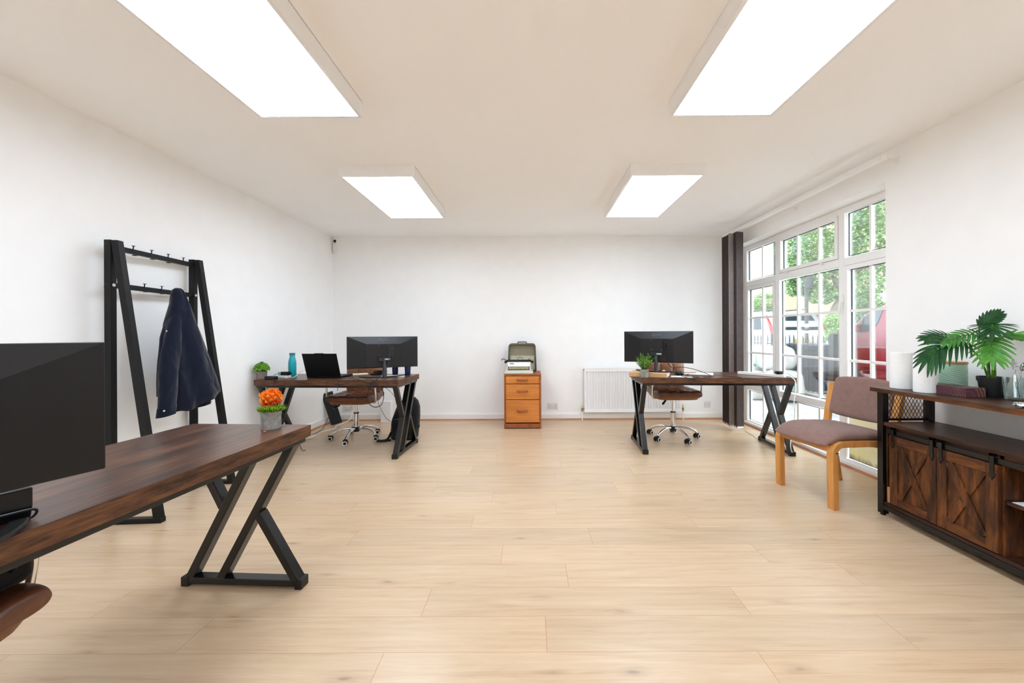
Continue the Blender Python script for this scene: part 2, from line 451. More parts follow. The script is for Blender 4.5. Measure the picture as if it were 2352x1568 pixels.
def yellow_panel():
    t = NT('stained_panel'); sep = t.n('SeparateXYZ'); t.set(sep.inputs[0], t.n('TexCoord').outputs['Object'])
    n = t.noise(t.coords(), 14, 6, 0.65); b = t.noise(t.coords(), 3, 4)
    base = t.ramp(b, [(0.35, srgb(246, 238, 170)), (0.65, srgb(252, 249, 214))])  # yellow paled to stand in for daylight coming through the panel
    m = t.math('ADD', sep.outputs[2], t.math('MULTIPLY', n, -0.12))
    mould = t.ramp(m, [(-0.03 + 0.03, (1, 1, 1, 1)), (0.045, (0, 0, 0, 1))])
    return t.bsdf(t.mix(t.math('MULTIPLY', mould, 0.85), base, srgb(60, 54, 34)), 0.6)
M['ypanel'] = yellow_panel()
def sack_mat():
    t = NT('woven_sack'); w = t.n('TexWave', {'wave_type': 'BANDS', 'bands_direction': 'X'}); t.set(w.inputs['Vector'], t.coords())
    w.inputs['Scale'].default_value = 1.1; w.inputs['Distortion'].default_value = 2.0
    n = t.noise(t.coords(), 7, 4)
    base = t.ramp(n, [(0.35, srgb(160, 157, 150)), (0.65, srgb(188, 186, 180))])
    st = t.ramp(w.outputs[0], [(0.9, (0, 0, 0, 1)), (0.95, (1, 1, 1, 1))])
    return t.bsdf(t.mix(t.math('MULTIPLY', st, 0.7), base, srgb(84, 128, 116)), 0.8, bump=n, bstr=0.5, bdist=0.03)
M['sack'] = sack_mat()
def box_mat():
    t = NT('maroon_gold_print'); w = t.n('TexWave', {'wave_type': 'RINGS', 'rings_direction': 'SPHERICAL'})
    t.set(w.inputs['Vector'], t.coords((1, 1, 1), loc=(0.05, 0.02, 0.01))); w.inputs['Scale'].default_value = 26; w.inputs['Distortion'].default_value = 6; w.inputs['Detail Scale'].default_value = 0.8
    n = t.noise(t.coords(), 9, 2)
    line = t.math('MULTIPLY', t.ramp(w.outputs[0], [(0.86, (0, 0, 0, 1)), (0.95, (1, 1, 1, 1))]), t.ramp(n, [(0.46, (0.15, 0.15, 0.15, 1)), (0.62, (1, 1, 1, 1))]))
    return t.bsdf(t.mix(line, srgb(84, 44, 56), srgb(196, 142, 84)), 0.5)
M['giftbox'] = box_mat()
def emit_mat():
    t = NT('light_diffuser'); e = t.n('Emission'); v = t.noise(t.coords(), 2, 1)
    t.set(e.inputs[0], t.ramp(v, [(0, (0.81, 0.945, 1.11, 1)), (1, (0.815, 0.95, 1.11, 1))])); e.inputs[1].default_value = 11.2
    t.t.links.new(e.outputs[0], t.out.inputs[0]); return t.m
M['emit'] = emit_mat()

# ------------------------------------------------------------------ the room
XL, XR, YB, YF, H = -2.79, 2.716, 5.469, -3.4, 2.585
WY0, WY1, WZ = 2.962, 5.19, 2.35            # window opening
def build_floor():
    W, L, P0 = 0.187, 1.41, 1.465
    offs = {-1: -0.56, 0: 0.056, 1: -0.474, 2: 0.175, 3: -0.163, 4: 0.35}
    x0, x1 = XL - 0.05, 2.9
    vs, fs, uvs, rnd = [], [], [], []
    j0 = math.floor((YF - P0) / W); j1 = math.ceil((YB - P0) / W)
    r = random.Random(5); last = 0
    for j in range(j0, j1):
        ya, yb = P0 + j * W, P0 + (j + 1) * W
        if j in offs: o = offs[j]
        else:
            o = last + r.choice([0.42, 0.55, 0.68, 0.8, 0.95])
        last = o
        k0 = math.floor((x0 - o) / L)
        while o + k0 * L < x1:
            a = o + k0 * L; b = a + L; ca, cb = max(a, x0), min(b, x1)
            if cb > ca:
                n = len(vs)
                vs += [(ca, ya, 0), (cb, ya, 0), (cb, yb, 0), (ca, yb, 0)]; fs.append((n, n + 1, n + 2, n + 3))
                uvs += [(ca - a, 0), (cb - a, 0), (cb - a, W), (ca - a, W)]
                c = (r.random(), r.random(), r.random(), 1); rnd += [c] * 4
            k0 += 1
    me = bpy.data.meshes.new('floor'); me.from_pydata(vs, [], fs)
    ul = me.uv_layers.new(name='board')
    for i, u in enumerate(uvs): ul.data[i].uv = u
    ca = me.color_attributes.new('board_rnd', 'FLOAT_COLOR', 'CORNER')
    for i, c in enumerate(rnd): ca.data[i].color = c
    me.materials.append(M['floor'])
    o = bpy.data.objects.new('floor', me); COL.objects.link(o); o['kind'] = 'structure'
build_floor()
struct('ceiling', MB().box(XL - 0.1, XR + 0.25, YF - 0.1, YB + 0.1, H, H + 0.12), M['ceil'])
struct('wall_left', MB().box(XL - 0.12, XL, YF - 0.1, YB + 0.12, -0.05, H), M['wall'])
struct('wall_back', MB().box(XL, XR + 0.24, YB, YB + 0.12, -0.05, H), M['wall'])
struct('wall_front', MB().box(XL, XR + 0.24, YF - 0.12, YF, -0.05, H), M['wall'])
wr = MB()
wr.box(XR, XR + 0.24, YF, WY0, -0.05, H).box(XR, XR + 0.24, WY1, YB, -0.05, H).box(XR, XR + 0.24, WY0, WY1, WZ, H)
struct('wall_right', wr, M['wall'])
def skirting_profile(): return [(0, 0), (0.018, 0), (0.018, 0.075), (0.012, 0.092), (0, 0.095)]
struct('baseboard_left', MB().prism([(XL + a, b) for a, b in skirting_profile()], YF, YB, 'y'), M['skirt'])
struct('baseboard_back', MB().prism([(YB - a, b) for a, b in skirting_profile()], XL, XR, 'x'), M['skirt'])
struct('baseboard_right', MB().prism([(XR - a, b) for a, b in skirting_profile()], YF, WY0, 'y').prism([(XR - a, b) for a, b in skirting_profile()], WY1, YB, 'y'), M['skirt'])
def bead(): return [(0, 0), (0.018, 0), (0.015, 0.009), (0.008, 0.015), (0, 0.018)]
struct('trim_1', MB().prism([(XL + .018 + a, b) for a, b in bead()], YF, YB, 'y'), M['beady'])
struct('trim_2', MB().prism([(YB - .018 - a, b) for a, b in bead()], XL + .03, XR - .03, 'x'), M['bead'])
struct('trim_3', MB().prism([(2.836 - a, b) for a, b in bead()], WY0, WY1, 'y'), M['beady'])

# ------------------------------------------------------------------ window
GX = 2.90
def rect_frame(mb, y0, y1, z0, z1, w, x0, x1):
    mb.box(x0, x1, y0, y1, z0, z0 + w).box(x0, x1, y0, y1, z1 - w, z1).box(x0, x1, y0, y0 + w, z0 + w, z1 - w).box(x0, x1, y1 - w, y1, z0 + w, z1 - w)
    return mb
MY = (3.572, 4.506); TZ = (0.50, 1.85)
wf = MB(); rect_frame(wf, WY0, WY1, 0.0, WZ, 0.055, 2.866, 2.936)
wf.box(2.836, 2.95, WY0, WY1, 0.0, 0.045)
win = struct('window_1', wf, M['upvc'], bevel=0.004)
for y in MY: obj('mullion', MB().box(2.868, 2.934, y - 0.034, y + 0.034, 0.05, WZ - 0.05), M['upvc'], win, 0.004)
ys = [WY0 + 0.05, MY[0], MY[1], WY1 - 0.05]
for i in range(3):
    a, b = ys[i] + (0 if i == 0 else 0.034), ys[i + 1] - (0 if i == 2 else 0.034)
    for z in TZ: obj('transom', MB().box(2.868, 2.934, a, b, z - 0.036, z + 0.036), M['upvc'], win, 0.004)
    zz = [0.05, TZ[0], TZ[1], WZ - 0.05]
    for k in range(3):
        c, d = zz[k] + (0 if k == 0 else 0.036), zz[k + 1] - (0 if k == 2 else 0.036)
        sash = (k == 1 and i != 1) or (k == 2 and i == 1)
        w = 0.04 if sash else 0.012
        if sash:
            sf = MB(); rect_frame(sf, a + 0.004, b - 0.004, c + 0.004, d - 0.004, w - 0.004, 2.858, 2.926)
            obj('casement', sf, M['upvc'], win, 0.004)
        gk = MB(); rect_frame(gk, a + w, b - w, c + w, d - w, 0.004, GX - 0.006, GX + 0.006)
        obj('gasket', gk, M['gasket'], win)
        if k == 0 and i == 0:
            obj('stained_panel', MB().box(GX - 0.006, GX + 0.006, a + w, b - w, c + w, d - w).shift((0, 0, 0)), M['ypanel'], win, label='yellowed lower panel with black mould along its bottom')
        else:
            obj('pane', MB().box(GX - 0.003, GX + 0.003, a + w, b - w, c + w, d - w), M['glass'], win)
            nb = 3 if i == 1 else 2
            for q in range(1, nb):
                y = ys[i] + (ys[i + 1] - ys[i]) * q / nb
                obj('glazing_bar', MB().box(GX - 0.011, GX + 0.011, y - 0.011, y + 0.011, c + w, d - w), M['upvc'], win)
            if k == 1:
                for q in (1, 2):
                    z = TZ[0] + (TZ[1] - TZ[0]) * q / 3
                    obj('glazing_bar', MB().box(GX - 0.0115, GX + 0.0115, a + w, b - w, z - 0.011, z + 0.011), M['upvc'], win)
obj('handle', MB().box(2.842, 2.862, 3.535, 3.56, 1.48, 1.55).prism([(3.538, 1.52), (3.558, 1.52), (3.575, 1.38), (3.56, 1.375)], 2.832, 2.846, 'x'), M['white'], win, 0.003)
for y in (3.80, 4.32):
    obj('window_stay', MB().box(2.845, 2.868, y - 0.02, y + 0.02, 1.872, 1.884).tube([(2.85, y, 1.89), (2.87, y + 0.06, 1.90), (2.885, y + 0.16, 1.905)], 0.006, 6), M['white'], win)

# vertical blind drawn to the far side
vb = thing('vertical_blind', 'dark taupe vertical blind stacked open beside the window on a white track', 'blind', (2.56, 3.97, 0))
obj('headrail', MB().box(2.538, 2.582, 2.81, 5.13, 2.455, 2.488), M['whitemetal'], vb, 0.003, world=True)
obj('end_cap', MB().box(2.534, 2.586, 2.80, 2.812, 2.448, 2.492), M['white'], vb, 0.003, world=True)
for y in (2.86, 3.95, 5.05):
    obj('bracket', MB().box(2.575, XR, y - 0.015, y + 0.015, 2.488, 2.493).box(XR - 0.005, XR, y - 0.02, y + 0.02, 2.455, 2.493), M['whitemetal'], vb, world=True)
for i in range(12):
    y = 4.745 + i * 0.026; a = R(-80 + 5 * math.sin(i * 2.1)); sx = 2.562 if i < 3 else 2.512 if i == 3 else 2.535
    def slat(u, v, y=y, a=a, sx=sx):
        t = (u - 0.5) * 0.102; bow = 0.006 * math.cos((u - 0.5) * PI)
        return Vector((sx + t * math.sin(-a) + bow * math.cos(a), y + t * math.cos(a) + bow * math.sin(-a) * 0.6, 0.045 + v * 2.40))
    mb = MB().grid(slat, 8, 1)
    o = obj('slat', mb, M['blind_lit'] if i == 3 else M['blind'], vb, world=True)  # one slat gets the painted-in daylight colour
    so = o.modifiers.new('Solidify', 'SOLIDIFY'); so.thickness = 0.0012
    bw = MB().beam((sx - 0.044 * math.sin(-a), y - 0.044 * math.cos(a), 0.052), (sx + 0.044 * math.sin(-a), y + 0.044 * math.cos(a), 0.052), 0.02, 0.006)
    obj('bottom_weight', bw, M['white'], vb, world=True)
ch = spline([(2.545, 4.70, 0.045), (2.51, 4.80, 0.03), (2.53, 4.92, 0.045), (2.50, 5.02, 0.032), (2.52, 5.12, 0.05)], 8)
obj('chain', MB().tube(ch, 0.0025, 5), M['white'], vb, world=True)

# ------------------------------------------------------------------ ceiling lights
LZ = 2.495
def make_light():
    t = thing('ceiling_light', 'x', 'ceiling light', (0, 0, LZ), 0, 'surface mounted light panels')
    w, l = 0.305, 0.575
    f = MB(); hh = H - LZ
    f.box(-w, w, -l, -l + 0.012, 0.0, hh).box(-w, w, l - 0.012, l, 0.0, hh).box(-w, -w + 0.012, -l + 0.012, l - 0.012, 0, hh).box(w - 0.012, w, -l + 0.012, l - 0.012, 0, hh)
    f.box(-w + 0.012, w - 0.012, -l + 0.012, -l + 0.0195, 0, 0.006).box(-w + 0.012, w - 0.012, l - 0.022, l - 0.012, 0, 0.006)
    f.box(-w + 0.012, -w + 0.022, -l + 0.022, l - 0.022, 0, 0.006).box(w - 0.022, w - 0.012, -l + 0.022, l - 0.022, 0, 0.006)
    obj('frame', f, M['whitemetal'], t, 0.0015)
    obj('diffuser', MB().box(-w + 0.02, w - 0.02, -l + 0.02, l - 0.02, -0.0004, 0.010), M['emit'], t)
    return t
lg = make_light()
lg.location = (-1.30, 1.735, LZ); lg['label'] = 'large white light panel overhead above the near desk with coat rack behind'
dup(lg, (1.138, 1.74, LZ), 0, 'near light panel on the ceiling toward the window and sideboard side')
dup(lg, (-1.25, 3.73, LZ), 0, 'far light panel on the ceiling above the desk with the laptop')
dup(lg, (1.127, 3.73, LZ), 0, 'far light panel on the ceiling above the desk with the power strip')

dup(lg, (-1.275, -0.37, LZ), 0, 'unseen fill light panel added behind the viewpoint, above the wall side')  # this pair is out of view, added to brighten walls and ceiling
dup(lg, (1.125, -0.37, LZ), 0, 'unseen fill light panel added behind the viewpoint, above the sideboard side')

dup(lg, (-1.275, -2.40, LZ), 0, 'rearmost unseen fill light panel added behind the viewpoint, wall side')  # second added pair, unseen, lifts the room's overall brightness
dup(lg, (1.125, -2.40, LZ), 0, 'rearmost unseen fill light panel added behind the viewpoint, sideboard side')

# ------------------------------------------------------------------ desks (local: long axis x, front edge y = 0, back edge y = .6)
DZ = 0.765
def make_desk(W):
    t = thing('desk', 'x', 'desk', (0, 0, 0), 0, 'dark wood desks with black steel legs')
    D = 0.60; h = DZ - 0.055
    obj('tabletop', MB().box(0, W, 0, D, DZ - 0.055, DZ), M['desk'], t)
    tp = bpy.data.objects[-1] if False else [c for c in bpy.data.objects if c.parent == t][0]
    for y in (-0.0012, D): obj('edge_band', MB().box(0, W, y, y + 0.0012, DZ - 0.055, DZ - 0.0004), M['deskedge'], tp)
    for x in (-0.0012, W): obj('edge_band', MB().box(x, x + 0.0012, 0, D, DZ - 0.055, DZ - 0.0004), M['deskend'], tp)
    for y in (0.012, D - 0.042):
        obj('rail', MB().box(0.03, W - 0.03, y, y + 0.03, h - 0.022, h), M['blackmetal'], t, 0.002)
    hw = 0.042
    def para(ub, zb, ut, zt): return [(ub - hw / 2, zb), (ub + hw / 2, zb), (ut + hw / 2, zt), (ut - hw / 2, zt)]
    for x in (0.015, W - 0.065):
        f = MB(); z1 = h - 0.0
        f.box(x, x + 0.05, 0.0, 0.59, 0.012, 0.042)
        f.prism(para(0.035, 0.04, 0.385, z1), x, x + 0.05, 'x')
        f.prism(para(0.19, 0.04, 0.555, z1), x, x + 0.05, 'x')
        f.prism(para(0.56, 0.04, 0.37, 0.36), x + 0.001, x + 0.049, 'x')
        f.prism(para(0.205, 0.37, 0.03, z1), x + 0.001, x + 0.049, 'x')
        f.box(x, x + 0.05, 0.01, 0.585, z1 - 0.025, z1)
        lf = obj('leg_frame', f, M['blackmetal'], t, 0.0025)
        obj('foot', MB().box(x - 0.003, x + 0.053, -0.004, 0.035, 0.0, 0.045), M['black'], lf, 0.003)
        obj('foot', MB().box(x - 0.003, x + 0.053, 0.56, 0.594, 0.0, 0.045), M['black'], lf, 0.003)
    return t
dk = make_desk(1.445)
dk.location = (-2.727, 3.815, 0); dk.rotation_euler.z = R(-2.8)
dk['label'] = 'dark wood desk in the far corner holding a laptop and teal bottle'
dk = make_desk(1.49); dk.location = (1.100, 3.862, 0); dk.rotation_euler.z = R(-3.5); dk['label'] = 'dark wood desk beside the window with a white power strip on it'
# near desk: turned a quarter so its front edge faces the left wall
a = R(-93.0); ca, sa = math.cos(a), math.sin(a)
# far right corner of the top (-1.078,1.894) = local (0,.6)
nx, ny = -1.078 - (-sa * 0.6), 1.894 - (ca * 0.6)
dup(dk, (nx, ny, 0), -93.0, 'nearest dark wood desk with the orange flower pot on its corner')

# ------------------------------------------------------------------ office chairs (local: faces -y)
def make_chair():
    t = thing('office_chair', 'x', 'office chair', (0, 0, 0), 0, 'brown leather swivel chairs')
    for k in range(5):
        an = R(-90 + 72 * k); c, s = math.cos(an), math.sin(an)
        pts = [(c * r, s * r, z) for r, z in ((0.025, 0.118), (0.08, 0.125), (0.14, 0.122), (0.20, 0.107), (0.25, 0.083), (0.268, 0.065))]
        obj('base_arm', MB().tube(spline(pts, 4), [0.014] * 21, 10), M['chrome'], t)
        hood = MB(); x, y = c * 0.272, s * 0.272
        SW = T(x, y, 0) @ RZ(-75) @ T(-x, -y, 0)
        hood.box(x - 0.018, x + 0.010, y - 0.024, y + 0.024, 0.022, 0.062).xf(SW)
        cs = obj('caster', hood, M['black'], t, 0.008, 3)
        Mx = RY(90).to_3x3()
        obj('wheel', MB().lathe([(0, -0.009), (0.020, -0.009), (0.0265, -0.007), (0.0265, 0.007), (0.020, 0.009), (0, 0.009)], (x + 0.020, y, 0.0265), 20, Mx).xf(SW), M['black'], cs)
        obj('wheel', MB().lathe([(0, -0.009), (0.0265, -0.007), (0.0265, 0.007), (0, 0.009)], (x - 0.028, y, 0.0265), 20, Mx).xf(SW), M['black'], cs)
        obj('wheel_ring', MB().tube([(x + 0.029, y + 0.0205 * math.cos(2 * PI * q / 20), 0.0265 + 0.0205 * math.sin(2 * PI * q / 20)) for q in range(20)], 0.0036, 6, True).xf(SW), M['white'], cs)
    obj('hub', MB().lathe([(0, 0.085), (0.03, 0.085), (0.042, 0.10), (0.042, 0.132), (0.032, 0.14), (0, 0.14)], n=20), M['black'], t)
    obj('gas_lift', MB().lathe([(0.028, 0.13), (0.028, 0.305), (0.0, 0.305)], n=20).lathe([(0.015, 0.30), (0.015, 0.43), (0, 0.43)], n=16), M['chrome'], t)
    obj('collar', MB().lathe([(0.0285, 0.296), (0.0295, 0.298), (0.0295, 0.308), (0.012, 0.309)], n=20), M['black'], t)
    obj('mechanism', MB().box(-0.09, 0.09, -0.1, 0.1, 0.415, 0.445), M['black'], t, 0.006)
    obj('lever', MB().tube([(-0.06, -0.06, 0.43), (-0.12, -0.12, 0.42), (-0.16, -0.16, 0.40)], [0.004, 0.005, 0.005], 8).tube([(-0.13, -0.13, 0.415), (-0.175, -0.175, 0.385)], [0.011, 0.013], 8), M['black'], t)
    st = MB(); pillow(st, 0.50, 0.48, 0.075, 4, 3, 0.009, 44, p=14, e=.3)
    st.shift((0, 0, 0.492))
    obj('seat', st, M['leather'], t)
    side = MB()
    def sb(u, v):
        a = 2 * PI * u; c, s = math.cos(a), math.sin(a); p = 5
        k = (abs(c) ** p + abs(s) ** p) ** (-1 / p); w = 1 - 0.09 * (1 - v) ** 2
        return Vector((c * k * 0.249 * w, s * k * 0.239 * w, 0.432 + v * 0.064))
    side.grid(sb, 64, 3)
    obj('seat_border', side, M['tan'], t)
    def bend(p): return Vector((p.x, p.z + 0.25 * p.x * p.x * -1.2 + 0.09 * (p.y + 0.23), p.y))
    bk = MB(); pillow(bk, 0.45, 0.48, 0.075, 3, 3, 0.008, 36, bend, p=8)
    for i in range(len(bk.v)):
        x, y, z = bk.v[i]; bk.v[i] = (x, -y + 0.22 + 0.17 * (z + 0.24), z + 0.735)
    # tufted side towards the sitter
    obj('backrest', bk, M['tan'], t)
    for s in (-1, 1):
        path = spline([(s * 0.16, 0.0, 0.428), (s * 0.235, -0.06, 0.43), (s * 0.268, -0.11, 0.46), (s * 0.274, -0.13, 0.54), (s * 0.274, -0.135, 0.64), (s * 0.272, -0.11, 0.672), (s * 0.272, 0.05, 0.672), (s * 0.265, 0.20, 0.665), (s * 0.235, 0.25, 0.655)], 5)
        ar = obj('armrest', MB().tube(path, 0.011, 10), M['chrome'], t)
        obj('arm_pad', MB().box(s * 0.272 - 0.026, s * 0.272 + 0.026, -0.10, 0.17, 0.675, 0.70), M['leather'], ar, 0.009, 3)
    return t
oc = make_chair(); oc.location = (-2.03, 4.50, 0)
oc['label'] = 'brown leather swivel chair tucked behind the corner desk with the laptop'
c2 = dup(oc, (1.635, 4.466, 0), 0, 'brown leather swivel chair in front of the radiator, by the window desk')
for c in kids(c2):
    n = c.name.split('.')[0]
    if n in ('base_arm', 'caster', 'hub'): c.rotation_euler.z = R(15)
    elif n in ('gas_lift', 'collar'): pass
    else: c.location.z += 0.04
c3 = dup(oc, (-1.592, 0.86, 0), 90, 'brown leather swivel chair pushed under the nearest desk, cut by the frame')
for c in kids(c3):
    if c.name.split('.')[0] in ('base_arm', 'caster'): c.rotation_euler.z = R(20)
    elif c.name.split('.')[0] not in ('hub', 'gas_lift', 'collar'): c.location.z -= 0.022

# ------------------------------------------------------------------ monitors (local: back faces -y, origin on the desk at the middle)
def make_monitor():
    t = thing('monitor', 'x', 'monitor', (0, 0, 0), 0, 'black wide monitors seen from behind')
    zc, w, h = 0.257, 0.35, 0.164
    yo, yi = -0.010, -0.052
    ix, it = 0.165, 0.078
    sh = MB()
    V = [(-w, yo, zc + h), (w, yo, zc + h), (w, yo, zc - h), (-w, yo, zc - h),
         (-ix, yi, zc + h - it), (ix, yi, zc + h - it), (ix, yi, zc - h + 0.012), (-ix, yi, zc - h + 0.012),
         (-w, 0.0, zc + h), (w, 0.0, zc + h), (w, 0.0, zc - h), (-w, 0.0, zc - h)]
    sh.add(V, [(0, 1, 5, 4), (1, 2, 6, 5), (2, 3, 7, 6), (3, 0, 4, 7), (4, 5, 6, 7), (0, 8, 9, 1), (1, 9, 10, 2), (2, 10, 11, 3), (3, 11, 8, 0), (8, 11, 10, 9)])
    obj('back_shell', sh, M['monitor'], t, 0.003)
    obj('screen', MB().box(-w + 0.006, w - 0.006, 0.0, 0.004, zc - h + 0.012, zc + h - 0.006), M['screen'], t)
    obj('vent_slot', MB().box(-ix + 0.004, ix - 0.004, yi - 0.001, yi + 0.004, zc + h - it - 0.008, zc + h - it - 0.002), M['gloss'], t)
    obj('port_recess', MB().box(0.055, 0.10, yi - 0.0015, yi + 0.002, zc - 0.04, zc + 0.072), M['gloss'], t)
    obj('port_plug', MB().box(0.066, 0.09, yi - 0.018, yi, zc + 0.045, zc + 0.06).box(0.068, 0.088, yi - 0.016, yi, zc + 0.012, zc + 0.022), M['black'], t, 0.002)
    sc = MB()
    for x in (-0.05, 0.05):
        for z in (-0.05, 0.05): sc.ball((x, yi - 0.0005, zc + 0.022 + z), 0.003, 8, 4)
    obj('screw', sc, M['steel'], t)
    br = obj('hinge', MB().box(-0.058, 0.058, yi - 0.036, yi - 0.001, zc - 0.092, zc - 0.057), M['neck'], t, 0.004)
    obj('rating_label', MB().box(0.004, 0.054, yi - 0.0368, yi - 0.0355, zc - 0.075, zc - 0.065), M['label'], br, label='silver rating label')
    nk = [(0, yi - 0.02, zc - 0.085), (0, yi - 0.034, zc - 0.13), (0, yi - 0.055, 0.02), (0, yi - 0.058, 0.0)]
    obj('neck', MB().tube(nk, [0.016, 0.019, 0.021, 0.021], 16), M['neck'], t)
    arc = MB()
    ins, outs = [], []
    for k in range(25):
        a = R(-165 + 150 * k / 24); ex = 0.235 / math.cos(R(15))
        ins.append((0.0 + (ex - 0.03) * math.cos(a), 0.085 + 0.175 * math.sin(a)))
        outs.append((0.0 + ex * math.cos(a), 0.085 + 0.205 * math.sin(a)))
    arc.prism(outs + ins[::-1], 0.0, 0.012, 'z')
    obj('stand_base', arc, M['black'], t, 0.003)
    # emblem and letters on the upper slope
    def on(x, s):   # s = metres down the slope from the top edge
        L = math.hypot(it, yo - yi); f = s / L
        return (x, yo + (yi - yo) * f - 0.0012, zc + h - it * f)
    lo = MB(); cx, cs, rr = -0.030, 0.043, 0.019
    lo.tube([on(cx + rr * math.cos(2 * PI * k / 28), cs + rr * math.sin(2 * PI * k / 28)) for k in range(28)], 0.0016, 6, True)
    lo.tube([on(cx, cs - 0.009), on(cx, cs + 0.009), on(cx + 0.005, cs + 0.009)], 0.0013, 6)
    lo.tube([on(cx + 0.012 * math.cos(R(a)), cs + 0.012 * math.sin(R(a))) for a in range(0, 300, 20)], 0.0014, 6)
    lo.tube([on(cx + 0.004, cs), on(cx + 0.0115, cs)], 0.0013, 6)
    lo.ball(on(cx - 0.007, cs - 0.006), 0.002, 8, 4)
    x0 = -0.002; hh = 0.0105
    lo.tube([on(x0, cs - hh), on(x0, cs + hh), on(x0 + 0.012, cs + hh)], 0.0019, 6)
    gx = x0 + 0.029
    lo.tube([on(gx + 0.0105 * math.cos(R(a)), cs + hh * math.sin(R(a))) for a in range(-50, -361, -20)] + [on(gx + 0.002, cs)], 0.0019, 6)
    obj('logo', lo, M['logo'], t, label='grey round emblem with the letters LG')
    return t
mo = make_monitor(); mo.location = (-1.552, 4.08, DZ); mo.rotation_euler.z = R(27)
mo['label'] = 'black wide monitor seen from behind beside the laptop on the corner desk'
dup(mo, (1.335, 4.08, DZ + 0.042), -28, 'black wide monitor raised on a flat cardboard box on the window desk')
dup(mo, (-1.236, 0.683, DZ), 70, 'black monitor on the nearest desk, cut by the frame edge')

# ------------------------------------------------------------------ things on the corner desk
def z_on(z=DZ): return z
def pot(t, r0, r1, h, mat, th=0.006):
    obj('pot', MB().lathe([(0, 0), (r0 * .97, 0), (r0, 0.003), (r1, h), (r1 - th, h), (r1 - th - 0.003, h - 0.02), (0, h - 0.02)], n=32), mat, t)
    obj('soil', MB().lathe([(0, h - 0.012), (r1 - th - 0.001, h - 0.014)], n=24), M['soil'], t)
def leaf(mb, p, d, up, L, W, cup=0.2, segs=3):
    d = Vector(d).normalized(); sd = d.cross(Vector(up))
    if sd.length < 1e-4: sd = d.orthogonal()
    sd.normalize(); n = sd.cross(d); vs = [Vector(p)]; fs = []
    prof = [math.sin(PI * (0.18 + 0.82 * (i / (segs + 1)))) for i in range(1, segs + 1)]
    for i, w in enumerate(prof):
        t = (i + 1) / (segs + 1); c = Vector(p) + d * (L * t) - n * (cup * L * t * t * .6)
        vs += [c - sd * (W / 2 * w) + n * (W * cup * .5 * w), c, c + sd * (W / 2 * w) + n * (W * cup * .5 * w)]
    vs.append(Vector(p) + d * L - n * (cup * L * .6)); e = len(vs) - 1
    fs += [(0, 1, 2), (0, 2, 3)]
    for i in range(segs - 1):
        b = 1 + 3 * i
        fs += [(b, b + 3, b + 4, b + 1), (b + 1, b + 4, b + 5, b + 2)]
    b = 1 + 3 * (segs - 1)
    fs += [(b, e, b + 1), (b + 1, e, b + 2)]
    mb.add(vs, fs, True)

t = thing('potted_plant', 'small grey pot with round bright green rosettes at the wall end of the corner desk', 'potted plant', (-2.705, 3.893, DZ))
pot(t, 0.044, 0.047, 0.080, M['concreteb'])
fo = MB(); fd = MB(); r = random.Random(3)
fd.ball((0, 0, 0.105), 0.045, 14, 10)
for k in range(52):
    th = k * 2.39996; ph = math.acos(1 - 1.15 * (k + .5) / 52); rad = 0.055
    c = Vector((math.cos(th) * math.sin(ph) * rad * 1.15, math.sin(th) * math.sin(ph) * rad * 1.1, 0.10 + math.cos(ph) * rad * 1.1))
    n = (c - Vector((0, 0, 0.085))).normalized()
    c.x = max(c.x, -0.05)
    for q in range(7):
        a = 2 * PI * q / 7; o1 = n.orthogonal().normalized(); o2 = n.cross(o1); dd = o1 * math.cos(a) + o2 * math.sin(a) + n * 0.75
        leaf(fo, c - n * 0.004, dd, n, 0.021, 0.018, 0.35, 2)
    fd.tube([(c.x * .2, c.y * .2, 0.065), tuple(c)], 0.002, 5)
for q in range(9):
    a = 2 * PI * q / 9; leaf(fd, (0.0, 0.0, 0.160), (math.cos(a), math.sin(a), 0.9), (0, 0, 1), 0.026, 0.022, 0.3, 2)
fd.tube([(0, 0, 0.07), (0, 0, 0.162)], 0.002, 5)
obj('foliage', fo, M['leafbox'], t); obj('stems', fd, M['leafdark'], t)

t = thing('water_bottle', 'teal metal water bottle standing on the corner desk', 'bottle', (-2.555, 4.15, DZ))
obj('body', MB().lathe([(0, 0), (0.036, 0), (0.0385, 0.004), (0.0385, 0.135), (0.036, 0.165), (0.029, 0.195), (0.0245, 0.215), (0.0245, 0.232), (0, 0.232)], n=32), M['teal'], t)
obj('cap', MB().lathe([(0.025, 0.226), (0.028, 0.228), (0.028, 0.247), (0.026, 0.25), (0, 0.25)], n=32), M['tealcap'], t)

o = obj('power_adapter', MB().box(-0.055, 0.055, -0.028, 0.028, 0, 0.032), M['black'], None, 0.006); o.location = (-2.59, 3.865, DZ); o.rotation_euler.z = R(-12)
tag(o, 'black power adapter lying at the front edge of the corner desk', 'power adapter')
o = obj('white_charger', MB().box(-0.055, 0.055, -0.035, 0.035, 0, 0.028), M['white'], None, 0.006); o.location = (-2.545, 3.99, DZ); o.rotation_euler.z = R(-8)
tag(o, 'white charger block under the smaller black and green one', 'charger')
t = thing('charger_block', 'black and pale green charger stacked on the white block', 'charger', (-2.535, 3.99, DZ + 0.0285), -10)
obj('body', MB().box(-0.022, 0.048, -0.03, 0.03, 0, 0.036), M['black'], t, 0.004)
obj('end_cap', MB().box(-0.055, -0.022, -0.03, 0.03, 0, 0.036), M['greenbox'], t, 0.004)
obj('plug', MB().box(0.048, 0.072, -0.012, 0.012, 0.008, 0.026), M['black'], t, 0.003)

